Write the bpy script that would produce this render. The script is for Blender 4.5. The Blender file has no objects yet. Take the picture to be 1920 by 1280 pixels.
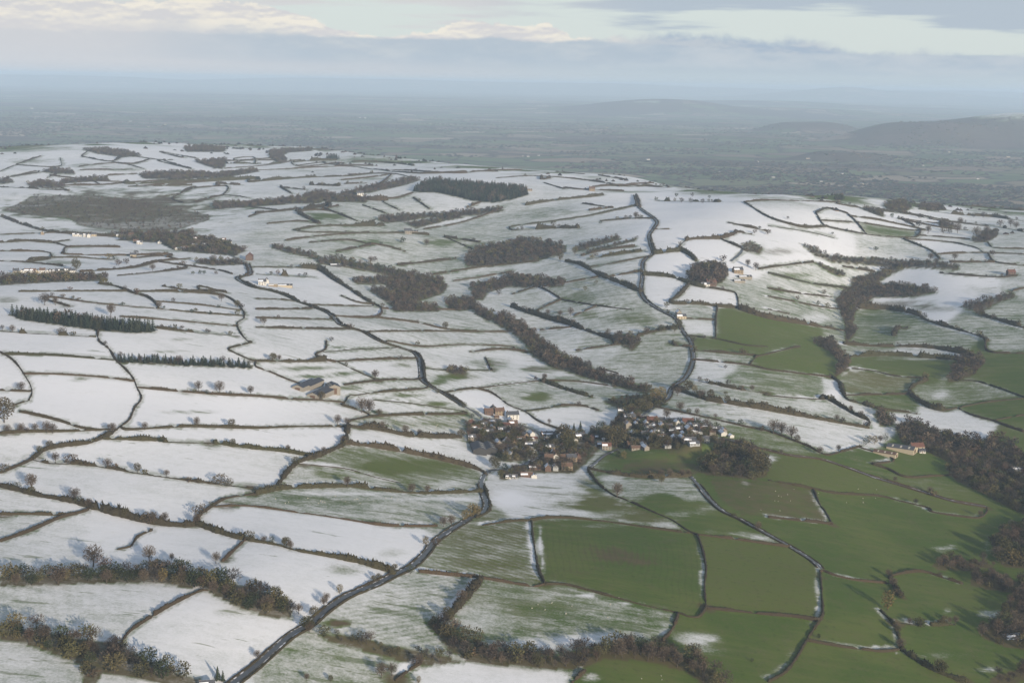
import bpy, math, random
import numpy as np
from collections import deque
rng = np.random.default_rng(11)
random.seed(11)
R = math.radians
S = bpy.context.scene
# ------------------------------------------------------------------ camera
FPX, CAMZ = 2637.0, 350.0
PITCH, ROLL = R(10.44), R(1.07)
fw = np.array([0.0, math.cos(PITCH), -math.sin(PITCH)])
rt0 = np.array([1.0, 0, 0]); up0 = np.cross(rt0, fw)
rt = math.cos(ROLL) * rt0 + math.sin(ROLL) * up0
up = math.cos(ROLL) * up0 - math.sin(ROLL) * rt0
from mathutils import Matrix, Vector
cam = bpy.data.cameras.new('camera'); camo = bpy.data.objects.new('camera', cam)
S.collection.objects.link(camo); S.camera = camo
camo.matrix_world = Matrix(((rt[0], up[0], -fw[0], 0), (rt[1], up[1], -fw[1], 0), (rt[2], up[2], -fw[2], CAMZ), (0, 0, 0, 1)))
cam.sensor_fit = 'HORIZONTAL'; cam.angle_x = 2 * math.atan(960 / FPX)
cam.clip_start = 1.0; cam.clip_end = 300000.0
# ------------------------------------------------------------------ exposure
V = S.view_settings
V.view_transform = 'Standard'; V.look = 'None'; V.gamma = 1.0; V.exposure = 0.39; V.use_curve_mapping = False
# ------------------------------------------------------------------ sun
SUN_EL, SUN_AZ = R(12.0), R(150.0)        # azimuth from +Y, clockwise: behind the camera, to its right
sv = Vector((math.sin(SUN_AZ) * math.cos(SUN_EL), math.cos(SUN_AZ) * math.cos(SUN_EL), math.sin(SUN_EL)))
sun = bpy.data.lights.new('sun', 'SUN'); sun.energy = 4.8; sun.angle = R(0.6); sun.color = (1.0, 0.86, 0.69)
suno = bpy.data.objects.new('sun', sun); S.collection.objects.link(suno)
suno.rotation_euler = sv.to_track_quat('Z', 'Y').to_euler()
# ------------------------------------------------------------------ world: sky and banks of winter cloud
W = bpy.data.worlds.new('World'); S.world = W; W.use_nodes = True
nt = W.node_tree; nt.nodes.clear()
class NB:
    """small helper for node trees"""
    def __init__(s, tree): s.t = tree
    def n(s, kind, **kw):
        o = s.t.nodes.new(kind)
        for k, v in kw.items(): setattr(o, k, v)
        return o
    def put(s, sock, v):
        if v is None: return
        if hasattr(v, 'is_output') or isinstance(v, bpy.types.NodeSocket): s.t.links.new(v, sock)
        else: sock.default_value = v
    def m(s, op, a, b=None, c=None, clamp=False):
        o = s.n('ShaderNodeMath', operation=op, use_clamp=clamp)
        for i, v in enumerate((a, b, c)): s.put(o.inputs[i], v)
        return o.outputs[0]
    def mix(s, f, a, b, blend='MIX'):
        o = s.n('ShaderNodeMix', data_type='RGBA', blend_type=blend)
        s.put(o.inputs[0], f); s.put(o.inputs[6], a); s.put(o.inputs[7], b)
        return o.outputs[2]
    def noise(s, vec, scale, detail=4.0, rough=0.55, dim='3D', dist=0.0):
        o = s.n('ShaderNodeTexNoise', noise_dimensions=dim)
        if vec is not None: s.put(o.inputs['Vector'], vec)
        o.inputs['Scale'].default_value = scale; o.inputs['Detail'].default_value = detail
        o.inputs['Roughness'].default_value = rough; o.inputs['Distortion'].default_value = dist
        return o.outputs['Fac']
    def ss(s, v, lo, hi):
        o = s.n('ShaderNodeMapRange', interpolation_type='SMOOTHSTEP')
        s.put(o.inputs[0], v); s.put(o.inputs[1], lo); s.put(o.inputs[2], hi)
        return o.outputs[0]
    def comb(s, x, y, z):
        o = s.n('ShaderNodeCombineXYZ')
        for i, v in enumerate((x, y, z)): s.put(o.inputs[i], v)
        return o.outputs[0]
    def ramp(s, f, stops):
        o = s.n('ShaderNodeValToRGB'); e = o.color_ramp.elements
        while len(e) < len(stops): e.new(0.5)
        for el, (p, c) in zip(e, stops): el.position = p; el.color = (*c, 1)
        s.put(o.inputs[0], f)
        return o.outputs[0]
w = NB(nt)
sky = w.n('ShaderNodeTexSky', sky_type='NISHITA', sun_disc=False)
sky.sun_elevation = SUN_EL; sky.sun_rotation = SUN_AZ; sky.altitude = 400; sky.air_density = 1.0; sky.dust_density = 1.2; sky.ozone_density = 1.5
gen = w.n('ShaderNodeTexCoord').outputs['Generated']
sp = w.n('ShaderNodeSeparateXYZ'); w.put(sp.inputs[0], gen)
X, Y, Z = sp.outputs
az = w.m('MULTIPLY', w.m('ARCTAN2', X, Y), 57.2958)
el = w.m('MULTIPLY', w.m('ARCSINE', Z), 57.2958)
SKYK = 0.082; SKD = 0.93                                    # physical sky scaled to the exposure
bg = w.n('ShaderNodeBackground'); out = w.n('ShaderNodeOutputWorld')
SK = 1.0 / SKYK
def c3(r, g, b): return (r * SK * SKD, g * SK * SKD, b * SK * SKD, 1)
# colours of the air and cloud, as radiance
CLEAR = c3(.565, .62, .615); LIT = c3(.72, .68, .60); SHADE = c3(.37, .435, .50); VEIL = c3(.455, .50, .54); LILAC=c3(.545,.54,.55)
base = w.mix(0.88, sky.outputs[0], w.mix(w.ss(el, 3.0, 35.0), CLEAR, c3(.19, .245, .34)))
cv = w.comb(w.m('MULTIPLY', az, 0.45), w.m('MULTIPLY', el, 1.5), 3.7)
n1 = w.noise(cv, 1.0, 8, .58)
n1u = w.noise(w.comb(w.m('MULTIPLY', az, 0.45), w.m('ADD', w.m('MULTIPLY', el, 1.5), 0.2), 3.7), 1.0, 8, .58)
wide = w.noise(w.comb(w.m('MULTIPLY', az, 0.055), w.m('MULTIPLY', el, 0.10), 9.1), 1.0, 3, .5)
# high sheets: long, flat streaks
hs = w.noise(w.comb(w.m('MULTIPLY', az, 0.11), w.m('MULTIPLY', el, 1.3), 21.9), 1.0, 6, .55)
hgt_ = w.m('ADD', w.m('MULTIPLY', w.m('SUBTRACT', w.ss(el, 1.7, 3.4), w.m('MULTIPLY', w.ss(el, 5.0, 16.0), .8)), .24), w.m('MULTIPLY', w.ss(w.m('SUBTRACT', az, w.m('MULTIPLY', el, 2.2)), 4.0, 12.0), .12))
hm = w.ss(w.m('ADD', hs, hgt_), .60, .74)
c = w.mix(w.m('MULTIPLY', hm, .9), base, w.mix(w.ss(az, -4.0, 6.0), LILAC, c3(.36, .42, .49)))
# heaped cloud: a ragged line of tops, high and bright to one side, sinking to the other
ramp_ = w.ramp(w.m('DIVIDE', w.m('ADD', az, 22.0), 44.0), [((a_ + 22) / 44, (e_ / 4,) * 3) for a_, e_ in ((-21, 2.9), (-13, 2.95), (-10, 2.8), (-8.2, 2.45), (-7, 1.8), (-5, 1.75), (-3.4, 2.1), (-2, 2.4), (-.3, 2.2), (1.2, 2.35), (2.2, 1.95), (3.6, 1.75), (5.2, 2.0), (7.5, 2.0), (10, 1.75), (12, 1.7), (14, 1.35), (20, 1.3))])
bump = w.noise(w.comb(w.m('MULTIPLY', az, 0.8), w.m('MULTIPLY', el, 0.9), 5.0), 1.0, 8, .62)
topl = w.m('ADD', w.m('MULTIPLY', ramp_, 4.0), w.m('MULTIPLY', w.m('SUBTRACT', bump, .52), 1.15))
depth = w.m('SUBTRACT', topl, el)
far_ = w.ss(az, 2.0, 5.0)
hm2 = w.ss(depth, w.m('SUBTRACT', -0.05, w.m('MULTIPLY', far_, .12)), w.m('ADD', 0.06, w.m('MULTIPLY', far_, .18)))
billow = w.ss(w.m('ADD', w.m('MULTIPLY', w.m('SUBTRACT', n1, n1u), 1.2), w.m('MULTIPLY', w.m('SUBTRACT', n1, .5), .6)), -.16, .16)
bright = w.m('SUBTRACT', 1.0, w.m('MULTIPLY', w.ss(az, 2.0, 5.0), .75))
lit = w.mix(w.m('MULTIPLY', billow, bright), w.mix(w.ss(az, 1.0, 6.0), LILAC, c3(.33, .40, .485)), LIT)
body = w.mix(w.ss(depth, 0.45, 1.5), lit, w.mix(w.ss(az, -17.0, -5.0), LILAC, SHADE))
c = w.mix(hm2, c, body)
# nearer grey bank with a flat base, in front of the heaps
b2 = w.noise(w.comb(w.m('MULTIPLY', az, 0.5), w.m('MULTIPLY', el, 0.7), 31.0), 1.0, 7, .6)
btop = w.m('ADD', w.m('SUBTRACT', 1.68, w.m('MULTIPLY', w.ss(az, 3.0, 12.0), .35)), w.m('MULTIPLY', w.m('SUBTRACT', b2, .5), 0.55))
bbase = w.m('ADD', 0.62, w.m('MULTIPLY', w.m('SUBTRACT', wide, .5), 0.5))
bm = w.m('MULTIPLY', w.ss(w.m('SUBTRACT', btop, el), -0.04, 0.12), w.ss(w.m('SUBTRACT', el, bbase), -0.12, 0.12))
bm = w.m('MULTIPLY', bm, w.m('ADD', .18, w.m('MULTIPLY', w.ss(az, -18.0, -4.0), .70)))
grey_ = w.mix(w.ss(w.m('ADD', n1, w.m('MULTIPLY', w.ss(az, 2.0, 9.0), .18)), .42, .85), SHADE, VEIL)
c = w.mix(bm, c, grey_)
# pale veil low on the horizon
c = w.mix(w.m('MULTIPLY', w.m('SUBTRACT', 1.0, w.ss(el, 0.25, 1.0)), .85), c, w.mix(w.ss(az, -8.0, 8.0), c3(.50, .51, .53), c3(.43, .495, .53)))
w.put(bg.inputs[0], c); bg.inputs[1].default_value = SKYK
nt.links.new(bg.outputs[0], out.inputs[0])
# ------------------------------------------------------------------ render settings
S.render.engine = 'CYCLES'
cy = S.cycles
cy.max_bounces = 4; cy.diffuse_bounces = 2; cy.glossy_bounces = 2; cy.transmission_bounces = 2; cy.volume_bounces = 1; cy.transparent_max_bounces = 4
cy.use_denoising = True; cy.sample_clamp_indirect = 4.0
HAZE = 5.1e-5
# ------------------------------------------------------------------ terrain heights
def ray(px, py):
    px = np.asarray(px, float); py = np.asarray(py, float)
    d = fw + ((px - 960) / FPX)[..., None] * rt - ((py - 640) / FPX)[..., None] * up
    return d / np.linalg.norm(d, axis=-1, keepdims=True)
CTRL = [
(-150,1280,52),(0,1280,45),(250,1280,38),(500,1280,24),(750,1280,15),(1000,1280,7),(1250,1280,-3),(1500,1280,-15),(1750,1280,-28),(1920,1280,-36),(2070,1280,-38),
(0,1100,52),(250,1080,44),(500,1060,39),(700,1050,29),(780,1060,23),(900,1040,18),(1150,1040,8),(1320,1060,-1),(1550,1080,-12),(1750,1080,-26),(1920,1080,-32),(2070,1080,-30),
(-150,900,66),(0,900,60),(250,880,55),(500,880,44),(700,880,31),(900,890,12),(1050,850,5),(1250,840,8),(1450,880,2),(1650,880,-14),(1850,900,-24),(2070,900,-22),
(-150,720,90),(0,720,84),(200,720,79),(400,740,68),(600,740,52),(750,740,38),(900,740,18),(1050,740,8),(1200,720,9),(1350,720,15),(1500,740,7),(1650,740,-5),(1800,740,-9),(1920,760,-8),(2070,740,-2),
(-150,600,102),(0,600,97),(200,580,97),(400,590,85),(560,600,66),(700,610,45),(850,600,25),(1000,620,13),(1100,600,28),(1200,580,42),(1350,600,38),(1500,600,24),(1600,600,2),(1700,600,8),(1850,620,14),(1920,600,20),(2070,600,28),
(-150,480,80),(0,480,76),(200,490,77),(400,470,66),(600,470,66),(760,530,32),(900,480,42),(1050,470,60),(1200,450,86),(1330,470,80),(1450,470,75),(1560,500,48),(1640,530,20),(1760,500,46),(1880,480,56),(2070,470,64),
(-150,380,76),(0,380,74),(200,390,70),(400,400,74),(600,400,84),(800,400,76),(950,400,82),(1100,390,98),(1240,385,102),(1400,395,112),(1560,395,104),(1700,410,76),(1850,420,62),(2070,410,62),
(0,310,94),(200,295,106),(400,310,90),(560,320,92),(700,325,94),(880,345,114),(1000,340,110),(1120,345,104)]
CREST = [(-200,278,108),(0,276,108),(150,270,116),(300,268,108),(450,272,98),(560,276,96),(640,282,96),(760,300,98),(900,314,104),(1000,320,106),(1150,328,100),(1240,348,98),(1300,356,104),(1420,367,114),(1520,368,110),(1640,374,86),(1800,386,54),(1920,394,44),(2100,398,44)]
def on_plane(px, py, z):
    d = ray(px, py); t = (np.asarray(z, float) - CAMZ) / d[..., 2]
    return d * t[..., None] + np.array([0, 0, CAMZ])
CT = np.array(CTRL + CREST, float)
CP = on_plane(CT[:, 0], CT[:, 1], CT[:, 2])
YO = 400.0
def uv(x, y): return np.stack([x / (y + YO) * 3.0, np.log((y + YO) / 1000.0) * 1.6], -1)
def tpsk(r2): return np.where(r2 > 1e-12, r2 * np.log(r2 + 1e-12), 0.0)
U = uv(CP[:, 0], CP[:, 1]); n_ = len(U)
K = tpsk(((U[:, None] - U[None]) ** 2).sum(-1)) + np.eye(n_) * 0.004
Pm = np.concatenate([np.ones((n_, 1)), U], 1)
A = np.zeros((n_ + 3, n_ + 3)); A[:n_, :n_] = K; A[:n_, n_:] = Pm; A[n_:, :n_] = Pm.T
sol = np.linalg.solve(A, np.concatenate([CP[:, 2], np.zeros(3)]))
def tps(x, y):
    q = uv(x, y); h = sol[n_] + q[..., 0] * sol[n_ + 1] + q[..., 1] * sol[n_ + 2]
    for i in range(n_): h = h + sol[i] * tpsk((q[..., 0] - U[i, 0]) ** 2 + (q[..., 1] - U[i, 1]) ** 2)
    return h
crp = on_plane(*np.array(CREST, float).T); crs = crp[:, 0] / (crp[:, 1] + YO); crd = crp[:, 1]
def vnoise(x, y, sc, seed):
    """smooth value noise"""
    r = np.random.default_rng(seed).random((256, 256)); x = x / sc; y = y / sc
    xi = np.floor(x).astype(int); yi = np.floor(y).astype(int); fx = x - xi; fy = y - yi
    fx = fx * fx * (3 - 2 * fx); fy = fy * fy * (3 - 2 * fy); g = lambda a, b: r[a & 255, b & 255]
    return (g(xi, yi) * (1 - fx) + g(xi + 1, yi) * fx) * (1 - fy) + (g(xi, yi + 1) * (1 - fx) + g(xi + 1, yi + 1) * fx) * fy - 0.5
def sst(a, b, x):
    t = np.clip((x - a) / (b - a), 0, 1); return t * t * (3 - 2 * t)
FARHILL = [  # x, y, radius x, radius y, height: hills standing in and beyond the plain
 (3750,11900,1000,560,172),(4700,12400,950,700,160),(2150,9200,330,200,48),(3000,14500,520,380,95),(2300,22500,1500,900,190),(4000,24000,2500,1200,110),
 (900,26000,1800,1200,55),(-3000,30000,5000,1500,60),(10500,46000,2600,1600,330),(14500,47000,4000,2000,260),(-17000,50000,9000,2500,290),(-7000,54000,9000,2500,330),(3500,56000,8000,2500,300),(20000,56000,12000,2500,340),(6500,19000,1300,800,90),(5200,30000,3000,1200,140)]
def height(x, y):
    x = np.asarray(x, float); y = np.asarray(y, float); s = x / (y + YO)
    h = tps(x, np.minimum(y, 5600.0))
    h = h + vnoise(x, y, 190, 1) * 5.0 + vnoise(x, y, 80, 2) * 2.2 + vnoise(x, y, 420, 4) * 7.0
    pl = -98 + vnoise(x, y, 900, 3) * 26 + vnoise(x, y, 2600, 5) * 40
    far = sst(16000, 50000, y); pl = pl + far * 60
    for (hx, hy, rx, ry, hh) in FARHILL:
        q = ((x - hx) / rx) ** 2 + ((y - hy) / ry) ** 2
        pl = pl + hh * np.exp(-(q * q if hy < 16000 else q)) * (1 + 0.35 * vnoise(x, y, rx * .5, 7))
    dc = np.interp(s, crs, crd)
    h = h + (pl - h) * sst(dc - 40, dc + 1500, y)
    return h
NR1, NR2, NC = 560, 150, 640
yrow = np.concatenate([350 * (6200 / 350) ** (np.arange(NR1) / (NR1 - 1)), 6200 * (68000 / 6200) ** (np.arange(1, NR2 + 1) / NR2)])
NR = len(yrow); SC = 0.43; scol = np.linspace(-SC, SC, NC)
GY = np.repeat(yrow[:, None], NC, 1); GX = scol[None] * (GY + YO)
GH = height(GX, GY)
lrow = np.arange(NR, dtype=float)
def gidx(x, y):
    return np.interp(y, yrow, lrow), (x / (y + YO) + SC) / (2 * SC) * (NC - 1)
def H(x, y):
    """terrain height read off the built sheet"""
    fi, fj = gidx(np.asarray(x, float), np.asarray(y, float))
    fi = np.clip(fi, 0, NR - 1.001); fj = np.clip(fj, 0, NC - 1.001); i = fi.astype(int); j = fj.astype(int); a = fi - i; b = fj - j
    return (GH[i, j] * (1 - b) + GH[i, j + 1] * b) * (1 - a) + (GH[i + 1, j] * (1 - b) + GH[i + 1, j + 1] * b) * a
def bump(px, py, r, hh):
    global GH
    p = P([(px, py)])[0]; GH = GH + hh * np.exp(-(((GX - p[0]) ** 2 + (GY - p[1]) ** 2) / r ** 2) ** 2)
TST = 650 * (66000 / 650) ** (np.arange(1400) / 1399.0)
def P(pts):
    """photo pixels -> points on the ground"""
    a = np.asarray(pts, float); d = ray(a[:, 0], a[:, 1]); d = d / d[:, 1:2]
    o = np.empty((len(a), 3))
    for k in range(len(a)):
        xs = d[k, 0] * TST; zs = CAMZ + d[k, 2] * TST; g = zs - H(xs, TST)
        w_ = np.nonzero(g < 0)[0]
        if len(w_) == 0: t = TST[-1]
        elif w_[0] == 0: t = TST[0]
        else:
            i = w_[0]; t = TST[i - 1] + (TST[i] - TST[i - 1]) * g[i - 1] / (g[i - 1] - g[i])
        o[k] = (d[k, 0] * t, t, 0)
    o[:, 2] = H(o[:, 0], o[:, 1]); return o
def proj(x, y, z):
    dx, dy, dz = x, y, z - CAMZ
    c_ = dx * fw[0] + dy * fw[1] + dz * fw[2]
    return 960 + FPX * (dx * rt[0] + dy * rt[1] + dz * rt[2]) / c_, 640 - FPX * (dx * up[0] + dy * up[1] + dz * up[2]) / c_
bump(1306, 848, 17, 9.0); bump(1235, 846, 30, 3.5)
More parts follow.
